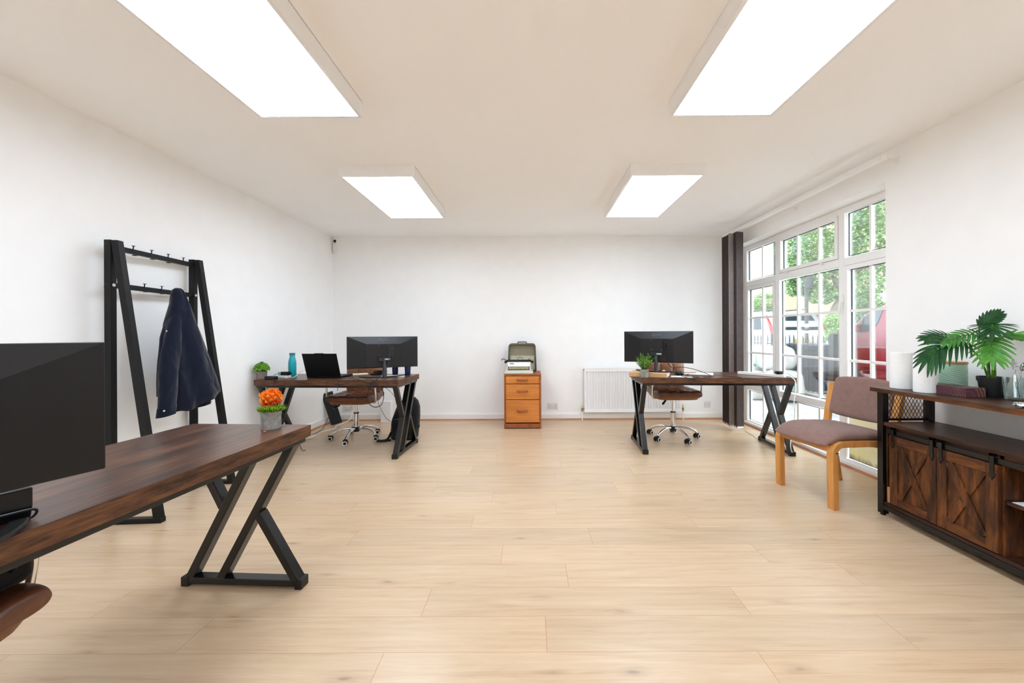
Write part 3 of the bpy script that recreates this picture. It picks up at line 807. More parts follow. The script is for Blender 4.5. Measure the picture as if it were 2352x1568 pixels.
# laptop, lid towards the room
t = thing('laptop', 'open black laptop with its lid turned to the room on the corner desk', 'laptop', (-2.115, 3.955, DZ), -3)
obj('base', MB().box(-0.178, 0.178, 0.0, 0.245, 0.004, 0.02), M['laptop'], t, 0.003)
obj('keyboard', MB().box(-0.16, 0.16, 0.03, 0.135, 0.02, 0.0215), M['black'], t)
obj('touchpad', MB().box(-0.055, 0.055, 0.16, 0.225, 0.02, 0.0212), M['neck'], t)
ld = MB().box(-0.178, 0.178, -0.007, 0.0, 0.0, 0.25).box(-0.048, 0.048, -0.0075, 0.0, 0.25, 0.2545); ld.xf(T(0, 0.006, 0.018) @ RX(19))
obj('lid', ld, M['laptop'], t, 0.002)
sn = MB().box(-0.17, 0.17, 0.0, 0.0008, 0.012, 0.243); sn.xf(T(0, 0.006, 0.018) @ RX(19))
obj('screen', sn, M['screen'], t)
o = obj('computer_mouse', MB().ball((0, 0, 0.016), 0.03, 16, 10, (1, 1.6, .6)), M['black'], None); o.location = (-2.335, 4.12, DZ - 0.0002)
tag(o, 'black mouse beside the laptop, next to the teal bottle', 'mouse')
def sheet(name, mat, loc, w, d, rz, label, cat, h=0.0015, grp=None):
    mb = MB().box(-w / 2, w / 2, -d / 2, d / 2, 0, h)
    o = obj(name, mb, mat); o.location = loc; o.rotation_euler.z = R(rz); return tag(o, label, cat, grp)
sheet('notebook', M['creampaper'], (-1.90, 4.31, DZ), 0.16, 0.12, 28, 'open cream notebook lying behind the laptop', 'notebook', 0.008)
sheet('paper_sheet', M['paper'], (-1.47, 4.13, DZ), 0.24, 0.17, 12, 'white paper sheet under the monitor on the corner desk', 'paper')
tb = thing('tumbler', 'x', 'tumbler', (0, 0, DZ), 0, 'dark blue tumblers behind the monitor')
obj('body', MB().lathe([(0, 0), (0.027, 0), (0.029, 0.003), (0.034, 0.105), (0.032, 0.105), (0.027, 0.008), (0, 0.008)], n=28), M['blueglass'], tb)
tb.location = (-1.345, 4.23, DZ); tb['label'] = 'dark blue tumbler at the outer end of the corner desk'
dup(tb, (-1.495, 4.27, DZ), 0, 'dark blue tumbler behind the monitor neck, nearer the laptop')
hd = MB(); r = random.Random(9)
for q in range(5):
    hd.tube(spline([(r.uniform(-.07, .07), r.uniform(-.03, .03), 0.005 + 0.01 * q) for _ in range(7)], 5), 0.004, 6)
hd.box(-0.10, -0.02, -0.012, 0.012, 0.0, 0.018).box(-0.02, 0.07, -0.02, 0.02, 0.0, 0.05)
o = obj('cable_hub', hd, M['black'], None, 0.002); o.location = (-1.66, 4.27, DZ); o.rotation_euler.z = R(20)
tag(o, 'black cable hub with bunched leads behind the corner desk monitor', 'cable hub')

def cable(name, pts, r, mat, label, cat='cable', k=8):
    o = obj(name, MB().tube(spline(pts, k), r, 6), mat, None, world=True); return tag(o, label, cat)
cable('charging_cable', [(-2.50, 4.03, DZ + .01), (-2.44, 3.99, DZ + .006), (-2.39, 4.02, DZ + .06), (-2.35, 4.04, DZ + .075), (-2.325, 4.03, DZ + .03), (-2.29, 4.03, DZ + .01), (-2.26, 4.04, DZ + .03), (-2.255, 4.07, DZ + .10), (-2.235, 4.08, DZ + .105), (-2.22, 4.06, DZ + .05), (-2.20, 4.02, DZ + .012), (-2.18, 4.0, DZ + .008)], 0.0035, M['white'], 'white charging cable looping between the teal bottle and laptop')
cable('adapter_cable', [(-2.54, 3.862, DZ + .012), (-2.525, 3.81, DZ + .008), (-2.52, 3.792, DZ - .03), (-2.51, 3.79, DZ - .10), (-2.49, 3.80, DZ - .16), (-2.47, 3.84, .45), (-2.43, 3.90, .30), (-2.39, 3.95, .16), (-2.365, 4.0, .02), (-2.36, 4.05, .004)], 0.003, M['black'], 'black adapter cable hanging over the wall end of the corner desk')
cable('charger_cable', [(-2.605, 3.98, DZ + .045), (-2.635, 3.98, DZ + .03), (-2.63, 3.93, DZ + .004), (-2.61, 3.95, DZ + .004)], 0.0025, M['black'], 'short black lead curling from the stacked green charger')
cable('monitor_cable', [(-1.48, 4.02, DZ + .31), (-1.462, 3.99, DZ + .27), (-1.45, 3.97, DZ + .20), (-1.462, 3.91, DZ + .09), (-1.50, 3.78, DZ + .006), (-1.53, 3.715, DZ - .02), (-1.56, 3.72, DZ - .10), (-1.585, 3.75, DZ - .20), (-1.53, 3.78, DZ - .265), (-1.46, 3.78, DZ - .24), (-1.43, 3.76, DZ - .14), (-1.46, 3.74, DZ - .06), (-1.54, 3.716, DZ - .03), (-1.66, 3.74, DZ + .006), (-1.80, 3.90, DZ + .006)], 0.0035, M['black'], 'black monitor cable looping below the front edge of the corner desk')
cable('thin_cable', [(-1.62, 3.80, DZ + .005), (-1.52, 3.722, DZ + .004), (-1.47, 3.715, DZ - .05), (-1.50, 3.80, .55), (-1.53, 4.0, .40), (-1.52, 4.1, .31), (-1.46, 4.15, .27), (-1.40, 4.2, .28), (-1.37, 4.1, .40), (-1.385, 3.9, .60), (-1.42, 3.75, .70)], 0.0022, M['black'], 'thin black cable drooping to the backpack under the corner desk')
cable('laptop_cable', [(-1.80, 3.93, DZ + .005), (-1.83, 3.77, DZ + .006), (-1.86, 3.737, DZ - .02), (-1.87, 3.745, DZ - .10)], 0.0025, M['black'], 'short black cable dropping over the desk edge below the laptop')

# ------------------------------------------------------------------ under the corner desk
t = thing('backpack', 'black backpack standing on the floor under the corner desk', 'backpack', (-1.47, 4.50, 0))
bp = MB(); rings = []
prof = [(0.0, .13, .085), (0.02, .15, .10), (0.12, .155, .11), (0.25, .15, .105), (0.36, .13, .09), (0.43, .095, .065), (0.47, .05, .035), (0.48, .015, .012)]
for z, a_, b_ in prof:
    rings.append([Vector((a_ * (abs(math.cos(x)) ** .6) * (1 if math.cos(x) >= 0 else -1) + 0.06 * (z / .48) ** 2, b_ * (abs(math.sin(x)) ** .6) * (1 if math.sin(x) >= 0 else -1) + 0.05 * (z / .48), z)) for x in [2 * PI * k / 28 for k in range(28)]])
bp.loft(rings)
obj('body', bp, M['bag'], t)
pk = MB(); rings = []
for z, a_, b_ in ((0.03, .09, .03), (0.05, .11, .045), (0.18, .11, .045), (0.24, .09, .03), (0.25, .06, .01)):
    rings.append([Vector((a_ * (abs(math.cos(x)) ** .6) * (1 if math.cos(x) >= 0 else -1), -0.10 + b_ * (abs(math.sin(x)) ** .6) * (1 if math.sin(x) >= 0 else -1), z)) for x in [2 * PI * k / 20 for k in range(20)]])
pk.loft(rings); obj('front_pocket', pk, M['bag'], t)
obj('strap', MB().tube(spline([(-0.12, -0.09, 0.10), (-0.15, -0.12, 0.03), (-0.19, -0.14, 0.016), (-0.235, -0.155, 0.018), (-0.25, -0.175, 0.022), (-0.22, -0.185, 0.024), (-0.16, -0.15, 0.016), (-0.12, -0.11, 0.014)], 5), 0.014, 8, flat=.6), M['bag'], t)
obj('piping', MB().tube(spline([(-0.10, -0.11, 0.10), (-0.11, -0.118, 0.18), (-0.10, -0.105, 0.26)], 5), 0.005, 6), M['neck'], t, label='grey reflective piping')
obj('buckle', MB().box(0.145, 0.175, -0.02, 0.02, 0.13, 0.16), M['black'], t, 0.004)
t = thing('spare_keyboard', 'black computer keyboard propped on end in the corner behind the chair', 'keyboard', (-2.625, 5.235, 0.005), 35)
kb = MB().box(-0.07, 0.07, -0.010, 0.012, 0, 0.445); kb.xf(RX(-12) @ RY(-14)); obj('body', kb, M['black'], t, 0.004)
ks = MB()
for i in range(6):
    for j in range(20):
        x, z = -0.057 + i * 0.020, 0.018 + j * 0.0205
        ks.box(x, x + 0.016, -0.0155, -0.010, z, z + 0.0165)
ks.xf(RX(-12) @ RY(-14)); obj('keys', ks, M['black'], t)
o = obj('storage_box', MB().box(-0.07, 0.07, -0.05, 0.05, 0, 0.29), M['white'], None, 0.003); o.location = (-2.0, 5.375, 0)
tag(o, 'plain white box against the back wall behind the backpack', 'box')
def socket(loc, label, double=True):
    t = thing('wall_socket', label, 'socket', loc)
    w = 0.073 if double else 0.043
    obj('plate', MB().box(-w, w, -0.009, 0, 0, 0.086), M['offwhite'], t, 0.003)
    if double:
        h = MB()
        for x in (-0.04, 0.04):
            h.box(x - 0.004, x + 0.004, -0.0095, -0.008, 0.045, 0.053).box(x - 0.016, x - 0.009, -0.0095, -0.008, 0.022, 0.027).box(x + 0.009, x + 0.016, -0.0095, -0.008, 0.022, 0.027)
        obj('pin_hole', h, M['gasket'], t)
        for x in (-0.011, 0.011): obj('switch', MB().box(x - 0.008, x + 0.008, -0.013, -0.008, 0.056, 0.074), M['white'], t, 0.002)
    else:
        for x in (-0.03, 0.03): obj('screw', MB().ball((x, -0.009, 0.043), 0.004, 8, 4), M['brass'], t)
    return t
socket((0.303, YB, 0.148), 'white double wall socket beside the teak drawer cabinet')
socket((-2.575, YB, 0.135), 'white double wall socket behind the chair at the corner desk')
socket((2.487, YB, 0.16), 'blank white wall plate between radiator and blind', False)
cable('white_floor_cable', [(-2.50, 5.42, .16), (-2.50, 5.36, .05), (-2.56, 5.25, .005), (-2.585, 5.12, .005), (-2.53, 5.02, .005), (-2.55, 4.93, .005), (-2.60, 4.8, .005), (-2.58, 4.66, .005), (-2.55, 4.55, .008), (-2.60, 4.47, .012), (-2.64, 4.52, .02), (-2.59, 4.60, .022), (-2.54, 4.54, .03), (-2.58, 4.45, .02), (-2.65, 4.46, .012), (-2.62, 4.56, .03), (-2.56, 4.50, .035), (-2.60, 4.41, .012), (-2.66, 4.40, .006)], 0.005, M['white'], 'white extension cable coiled on the floor beside the corner desk')
cable('black_floor_cable', [(-2.70, 5.20, .14), (-2.69, 5.10, .08), (-2.66, 4.95, .02), (-2.64, 4.8, .005), (-2.66, 4.62, .005), (-2.68, 4.45, .005)], 0.0035, M['black'], 'black cable on the floor along the skirting behind the corner desk')

# ------------------------------------------------------------------ window desk things
t = thing('cardboard_box', 'flat cardboard box under the monitor on the window desk', 'box', (1.235, 4.035, DZ), -26)
obj('carton', MB().box(-0.185, 0.185, -0.13, 0.13, 0, 0.0405), M['card'], t, 0.002)
obj('flap', MB().box(0.186, 0.1875, -0.125, 0.10, 0.004, 0.038), M['paper'], t)
t = thing('potted_plant', 'small grey pot with fine leafy green bush on the window desk', 'potted plant', (1.140, 3.895, DZ))
pot(t, 0.040, 0.044, 0.080, M['concrete'])
fo = MB(); sd = MB(); r = random.Random(21)
for k in range(84):
    th = r.uniform(0, 2 * PI); sp = r.uniform(0.08, 0.85)
    d = Vector((math.cos(th) * sp, math.sin(th) * sp, 1)).normalized(); L = r.uniform(0.11, 0.19) * (1 - 0.2 * sp)
    p0 = Vector((math.cos(th) * 0.012, math.sin(th) * 0.012, 0.066)); p1 = p0 + d * L
    sd.tube([p0, (p0 + p1) / 2 + Vector((0, 0, 0.004)), p1], 0.0011, 4)
    for q in range(11):
        f = 0.3 + 0.7 * q / 10; p = p0 + d * (L * f); a2 = r.uniform(0, 2 * PI)
        o1 = d.orthogonal().normalized(); o2 = d.cross(o1)
        leaf(fo, p, d * 0.7 + o1 * math.cos(a2) + o2 * math.sin(a2), d, r.uniform(0.012, 0.02), 0.006, 0.2, 2)
obj('foliage', fo, M['leafgrass'], t); obj('stems', sd, M['leafdark'], t)
sheet('paper_sheet', M['paper'], (1.53, 3.935, DZ), 0.20, 0.14, -20, 'crumpled white paper beside the cardboard box on the window desk', 'paper', 0.002)
t = thing('notepad', 'white notepad with black cover lying on the window desk', 'notepad', (1.78, 4.11, DZ), -24)
obj('pages', MB().box(-0.14, 0.14, -0.1, 0.1, 0.006, 0.016), M['paper'], t)
obj('cover', MB().box(-0.145, 0.145, -0.105, 0.105, 0, 0.006), M['black'], t, 0.002)
o = obj('pen', MB().tube([(-0.06, 0, 0.005), (0.06, 0, 0.005)], 0.005, 8), M['bamboo'], None); o.location = (1.70, 4.14, DZ + .016); o.rotation_euler.z = R(-10)
tag(o, 'brown pen lying on the white notepad', 'pen')
o = obj('computer_mouse', MB().ball((0, 0, 0.018), 0.032, 16, 10, (1, 1.6, .6)), M['black'], None); o.location = (1.56, 4.08, DZ - 0.0002); o.rotation_euler.z = R(40)
tag(o, 'black mouse between the cardboard box and the notepad', 'mouse')
for i, (x, y, c, lb) in enumerate(((1.255, 4.055, 'lampred', 'red sweet on the cardboard box behind the monitor neck'), (1.31, 4.04, 'bamboo', 'tan sweet on the cardboard box, next to the red one'), (1.345, 4.035, 'black', 'black bead on the cardboard box between the sweets'), (1.375, 4.01, 'paper', 'white sweet at the end of the cardboard box'))):
    o = obj('sweet', MB().ball((0, 0, 0.011), 0.011, 12, 8, (1.5, 1, .9)), M[c], None, world=False); o.location = (x, y, DZ + .0405 + .0002); tag(o, lb, 'sweet', 'small things on the cardboard box')
# power strip
t = thing('power_strip', 'long white power strip lying across the window desk', 'power strip', (2.365, 3.985, DZ), -54)
obj('body', MB().box(-0.225, 0.225, -0.028, 0.028, 0, 0.030), M['white'], t, 0.006, 3)
for k in range(6):
    x = -0.185 + k * 0.066
    h = MB().box(x - 0.004, x + 0.004, 0.008, 0.016, 0.0295, 0.0304).box(x - 0.016, x - 0.008, -0.012, -0.007, 0.0295, 0.0304).box(x + 0.008, x + 0.016, -0.012, -0.007, 0.0295, 0.0304)
    obj('outlet', h, M['offwhite'], t)
o = obj('plug', MB().box(-0.03, 0.03, -0.024, 0.024, 0, 0.03).box(-0.012, 0.012, -0.045, -0.024, 0.006, 0.022), M['black'], None, 0.005); o.location = (2.462, 3.852, DZ + .0302); o.rotation_euler.z = R(-10)
tag(o, 'black plug in the white power strip', 'plug')
cable('power_cable', [(2.50, 3.80, DZ + .016), (2.525, 3.765, DZ + .012), (2.545, 3.735, DZ - .02), (2.545, 3.725, DZ - .08), (2.535, 3.722, DZ - .16), (2.525, 3.722, DZ - .24), (2.535, 3.725, DZ - .31), (2.53, 3.73, DZ - .40), (2.50, 3.72, .26), (2.49, 3.72, .12), (2.56, 3.80, .02), (2.62, 3.90, .006)], 0.005, M['white'], 'white cable from the power strip hanging over the window desk corner')
cable('monitor_cable', [(1.375, 3.975, DZ + .345), (1.378, 3.95, DZ + .28), (1.40, 3.91, DZ + .18), (1.44, 3.86, DZ + .085), (1.47, 3.82, DZ + .03), (1.53, 3.78, DZ + .005), (1.60, 3.765, DZ - .008), (1.655, 3.80, DZ + .006), (1.655, 3.86, DZ + .004), (1.58, 3.90, DZ + .006), (1.57, 3.95, DZ + .01), (1.63, 4.0, DZ + .02)], 0.0035, M['black'], 'black monitor cable sagging over the front edge of the window desk')
cable('arching_cable', [(1.375, 3.975, DZ + .315), (1.38, 3.96, DZ + .2), (1.41, 3.95, DZ + .12), (1.47, 4.0, DZ + .085), (1.56, 4.02, DZ + .09), (1.68, 4.0, DZ + .07), (1.78, 3.92, DZ + .03), (1.79, 3.85, DZ + .006), (1.70, 3.82, DZ + .006)], 0.0035, M['black'], 'black cable arching from the raised monitor over the notepad')
cable('thin_cable', [(1.86, 4.05, DZ + .006), (1.94, 3.98, DZ + .006), (2.02, 3.90, DZ + .004), (2.05, 3.83, DZ + .004), (2.065, 3.80, DZ - .002), (2.085, 3.788, DZ - .04), (2.11, 3.80, DZ - .062)], 0.002, M['black'], 'thin black cable running off the middle of the window desk')
cable('floor_cable', [(2.58, 4.68, .02), (2.60, 4.55, .004), (2.57, 4.42, .004), (2.60, 4.30, .004), (2.56, 4.10, .004), (2.55, 3.98, .004), (2.62, 4.0, .02)], 0.0022, M['pole'], 'thin grey cable on the floor between blind and window desk leg')

# ------------------------------------------------------------------ drawer cabinet and typewriter
FX0, FX1, FY0, FY1, FZ = -0.343, 0.130, 4.93, 5.40, 0.696
t = thing('drawer_cabinet', 'teak three drawer cabinet standing against the back wall', 'cabinet', ((FX0 + FX1) / 2, (FY0 + FY1) / 2, 0))
cb = MB()
cb.box(FX0, FX0 + 0.02, FY0, FY1, 0.005, FZ).box(FX1 - 0.02, FX1, FY0, FY1, 0.005, FZ).box(FX0 + 0.02, FX1 - 0.02, FY0, FY1, FZ - 0.02, FZ)
cb.box(FX0 + 0.02, FX1 - 0.02, FY1 - 0.01, FY1, 0.005, FZ - 0.02).box(FX0 + 0.02, FX1 - 0.02, FY0 + 0.005, FY0 + 0.02, 0.01, 0.066).box(FX0 + 0.02, FX1 - 0.02, FY0 + 0.03, FY1 - 0.01, 0.01, 0.03)
obj('body', cb, M['teakd'], t, 0.002, world=True)
for z0, z1, zh in ((0.576, 0.670, 0.62), (0.375, 0.568, 0.478), (0.080, 0.367, 0.226)):
    d = obj('drawer', MB().box(FX0 + 0.023, FX1 - 0.023, FY0 + 0.004, FY0 + 0.40, z0, z1), M['teak'], t, 0.002, world=True)
    cx = (FX0 + FX1) / 2 - 0.003; hd = MB()
    hd.tube(spline([(cx - 0.062, FY0 + 0.006, zh + .006), (cx - 0.06, FY0 - 0.012, zh), (cx - 0.05, FY0 - 0.016, zh), (cx, FY0 - 0.016, zh), (cx + 0.05, FY0 - 0.016, zh), (cx + 0.06, FY0 - 0.012, zh), (cx + 0.062, FY0 + 0.006, zh + .006)], 4), 0.010, 8)
    hd.shift([-c for c in t.location]); h = obj('handle', hd, M['teakd'], d)
obj('lock', MB().box(FX1 - 0.014, FX1 - 0.006, FY0 - 0.004, FY0, 0.60, 0.612), M['steel'], t, world=True)

t = thing('typewriter', 'vintage cream portable typewriter on top of the teak cabinet', 'typewriter', (-0.158, 5.075, FZ))
bs = MB(); bs.box(-0.187, 0.187, -0.155, 0.16, 0, 0.035); obj('base_tray', bs, M['tweed'], t, 0.022, 4)
bd = MB(); bd.prism([(-0.13, 0.03), (-0.13, 0.048), (-0.005, 0.085), (0.0, 0.13), (0.10, 0.145), (0.13, 0.12), (0.13, 0.03)], -0.158, 0.158, 'x')
obj('body', bd, M['tweed'], t, 0.006, 3)
obj('top_cover', MB().prism([(-0.010, 0.086), (-0.016, 0.088), (-0.006, 0.136), (0.05, 0.143), (0.05, 0.138), (0.0, 0.131)], -0.145, 0.145, 'x'), M['whitemetal'], t)
obj('nameplate', MB().prism([(-0.0105, 0.119), (-0.0120, 0.119), (-0.0100, 0.127), (-0.0085, 0.127)], -0.118, -0.065, 'x'), M['gloss'], t)
kb = MB(); kd = MB()
kd.prism([(-0.125, 0.0495), (-0.125, 0.052), (-0.012, 0.087), (-0.012, 0.083)], -0.14, 0.14, 'x')
for row in range(4):
    y = -0.115 + row * 0.028; z = 0.060 + row * 0.0083
    for i in range(11):
        x = -0.123 + i * 0.0236 + (row % 2) * 0.010
        kb.lathe([(0, 0), (0.0075, 0), (0.0085, 0.004), (0.0065, 0.008), (0, 0.0075)], (x, y, z), 10)
        kd.box(x - 0.002, x + 0.002, y, y + 0.003, z - 0.012, z)
obj('key_bed', kd, M['black'], t); obj('keys', kb, M['cream'], t)
obj('platen', MB().tube([(-0.165, 0.085, 0.152), (0.165, 0.085, 0.152)], 0.018, 20), M['black'], t)
for s in (-1, 1): obj('platen_knob', MB().tube([(s * 0.165, 0.085, 0.14), (s * 0.192, 0.085, 0.14)], 0.016, 16), M['black'], t)
obj('carriage', MB().box(-0.17, 0.17, 0.10, 0.125, 0.13, 0.165), M['tweed'], t, 0.004)
obj('return_lever', MB().tube(spline([(-0.165, 0.07, 0.155), (-0.19, 0.05, 0.178), (-0.215, 0.03, 0.184), (-0.228, 0.02, 0.165)], 5), 0.005, 8), M['neck'], t)
obj('paper_guide', MB().tube(spline([(-0.02, 0.09, 0.17), (0.01, 0.10, 0.205), (0.05, 0.10, 0.182)], 5), 0.0025, 6).tube([(0.12, 0.09, 0.165), (0.14, 0.1, 0.19)], 0.003, 6), M['black'], t)
# case lid
t = thing('typewriter_case_lid', 'grey olive typewriter case lid propped upright behind the typewriter', 'case lid', (-0.118, 5.30, FZ))
def rr(w0, w1, h, r=0.045, n=5):
    pts = []
    for cx, cz, a0 in ((w1 - r, h - r, 0), (-w1 + r, h - r, 90)):
        for k in range(n + 1):
            a = R(a0 + 90 * k / n); pts.append((cx + r * math.cos(a), cz + r * math.sin(a)))
    for cx, cz, a0 in ((-w0 + .02, .02, 180), (w0 - .02, .02, 270)):
        for k in range(n + 1):
            a = R(a0 + 90 * k / n); pts.append((cx + .02 * math.cos(a), cz + .02 * math.sin(a)))
    return pts
outp = rr(0.197, 0.185, 0.385); inp = [(x * 0.945, 0.012 + (z - 0.012) * 0.955) for x, z in outp]
n = len(outp); sh = MB()
sh.prism(outp, 0.035, 0.042, 'y')
vs = [(x, -0.035, z) for x, z in outp] + [(x, -0.035, z) for x, z in inp] + [(x, 0.035, z) for x, z in outp] + [(x, 0.030, z) for x, z in inp]
fs = []
for i in range(n):
    j = (i + 1) % n
    fs += [(i, j, n + j, n + i), (i, 2 * n + i, 2 * n + j, j), (n + i, n + j, 3 * n + j, 3 * n + i)]
sh.add(vs, fs, False)
obj('shell', sh, M['caseout'], t)
obj('lining', MB().prism([(x * .99, z) for x, z in inp if z > 0.2] + [(-0.178, 0.20), (0.178, 0.20)], 0.026, 0.0305, 'y'), M['casein'], t)
obj('lower_panel', MB().prism([(-0.176, 0.012), (0.176, 0.012), (0.172, 0.215), (-0.172, 0.215)], 0.020, 0.031, 'y'), M['caselow'], t, 0.004)
obj('handle', MB().tube(spline([(-0.06, 0.0, 0.385), (-0.055, 0.0, 0.40), (-0.03, 0, 0.403), (0.03, 0, 0.403), (0.055, 0, 0.40), (0.06, 0, 0.385)], 4), 0.008, 8), M['caseout'], t)

# ------------------------------------------------------------------ radiator
RX0, RX1, RZ0, RZ1 = 0.742, 2.090, 0.117, 0.735
t = thing('radiator', 'white ribbed panel radiator on the back wall', 'radiator', ((RX0 + RX1) / 2, YB - 0.06, RZ0))
pts = [(RX0, YB - 0.035), (RX0, YB - 0.095)]
nfl = 34; dx = (RX1 - RX0 - 0.03) / nfl
for i in range(nfl):
    x = RX0 + 0.015 + i * dx
    pts += [(x + 0.15 * dx, YB - 0.095), (x + 0.30 * dx, YB - 0.074), (x + 0.70 * dx, YB - 0.074), (x + 0.85 * dx, YB - 0.095)]
pts += [(RX1, YB - 0.095), (RX1, YB - 0.035)]
pn = MB().prism(pts, RZ0 + 0.045, RZ1 - 0.05, 'z')
pn.box(RX0, RX1, YB - 0.096, YB - 0.035, RZ1 - 0.052, RZ1 - 0.012).box(RX0, RX1, YB - 0.096, YB - 0.035, RZ0, RZ0 + 0.047)
obj('panel', pn, M['whitemetal'], t, world=True)
obj('top_grille', MB().box(RX0 - 0.004, RX1 + 0.004, YB - 0.100, YB - 0.03, RZ1 - 0.014, RZ1), M['whitemetal'], t, 0.004, world=True)
for x, s in ((RX0, -1), (RX1, 1)):
    vl = obj('valve', MB().tube([(x, YB - 0.065, RZ0 + 0.045), (x + s * 0.03, YB - 0.065, RZ0 + 0.045)], 0.011, 10).tube([(x + s * 0.03, YB - 0.065, RZ0 + 0.01), (x + s * 0.03, YB - 0.065, RZ0 + 0.06)], 0.012, 10), M['brass'], t, world=True)
    cp = MB().tube([(x + s * 0.03, YB - 0.065, RZ0 + 0.058), (x + s * 0.03, YB - 0.065, RZ0 + 0.10)], 0.015, 12); cp.shift([-c for c in t.location])
    obj('valve_cap', cp, M['cream'], vl)
    obj('pipe', MB().tube([(x + s * 0.03, YB - 0.065, RZ0 + 0.012), (x + s * 0.03, YB - 0.065, 0.0)], 0.008, 10), M['whitemetal'], t, world=True)
obj('bleed_valve', MB().tube([(RX0 - 0.012, YB - 0.07, RZ1 - 0.03), (RX0, YB - 0.07, RZ1 - 0.03)], 0.012, 8), M['brass'], t, world=True)

# security camera
t = thing('security_camera', 'small white security camera with a black lens high in the corner', 'security camera', (XL + 0.045, YB, 2.36))
pts = [(0.028 * math.cos(R(a)), 0.028 + 0.028 * math.sin(R(a))) for a in range(180, 361, 15)] + [(0.028 * math.cos(R(a)), 0.162 + 0.028 * math.sin(R(a))) for a in range(0, 181, 15)]
obj('body', MB().prism(pts, -0.035, 0.0, 'y'), M['white'], t, 0.006, 3)
obj('lens', MB().ball((0.002, -0.034, 0.162), 0.021, 16, 10, (1, .55, 1)), M['gloss'], t)
obj('sensor', MB().ball((0.004, -0.035, 0.132), 0.005, 8, 6, (1, .5, 1)), M['gloss'], t)

# ------------------------------------------------------------------ coat rack and jacket
t = thing('coat_rack', 'black metal A-frame coat rack against the left wall', 'coat rack', (-2.55, 2.82, 0), 3.5)
YN, YFAR = 2.495, 3.152
for y in (YN, YFAR):
    up = obj('upright', MB().box(-2.735, -2.695, y - 0.02, y + 0.02, 0.03, 1.818), M['rackmetal'], t, 0.002, world=True)
    bl = MB().tube([(-2.715, y - 0.0205, 1.79), (-2.715, y - 0.023, 1.79)], 0.006, 8).tube([(-2.715, y - 0.0205, 1.535), (-2.715, y - 0.023, 1.535)], 0.006, 8); bl.shift([-c for c in t.location])
    obj('bolt', bl, M['gloss'], up)
    lg_ = MB().prism([(-2.693, 1.815), (-2.653, 1.815), (-2.405, 0.03), (-2.447, 0.03)], y - 0.02, y + 0.02, 'y')
    obj('slanted_leg', lg_, M['rackmetal'], t, 0.002, world=True)
    obj('foot_bar', MB().box(-2.74, -2.40, y - 0.02, y + 0.02, 0.0, 0.032), M['rackmetal'], t, 0.002, world=True)
    obj('washer', MB().tube([(-2.694, y, 1.53), (-2.692, y, 1.53)], 0.010, 12), M['white'], t, world=True)
for z in (1.775, 1.53):
    rl = obj('rail', MB().box(-2.73, -2.70, YN + 0.02, YFAR - 0.02, z - 0.016, z + 0.016), M['rackmetal'], t, 0.002, world=True)
    for k in range(4):
        y = YN + 0.13 + k * 0.135 + (0 if z > 1.6 else -0.055)
        pg = MB().tube([(-2.702, y, z + 0.006), (-2.694, y, z + 0.010), (-2.692, y, z + 0.034)], 0.0035, 6).lathe([(0, 0), (0.010, 0), (0.010, 0.0025), (0, 0.0025)], (-2.692, y, z + 0.034), 10); pg.shift([-c for c in t.location])
        obj('hook', pg, M['rackmetal'], rl)
        pl = MB().box(-2.765, -2.73, y - 0.055, y - 0.045, z - 0.014, z - 0.008).lathe([(0, 0), (0.013, 0), (0.013, 0.004), (0, 0.004)], (-2.762, y - 0.05, z - 0.014), 10); pl.shift([-c for c in t.location])
        obj('hook', pl, M['rackmetal'], rl)

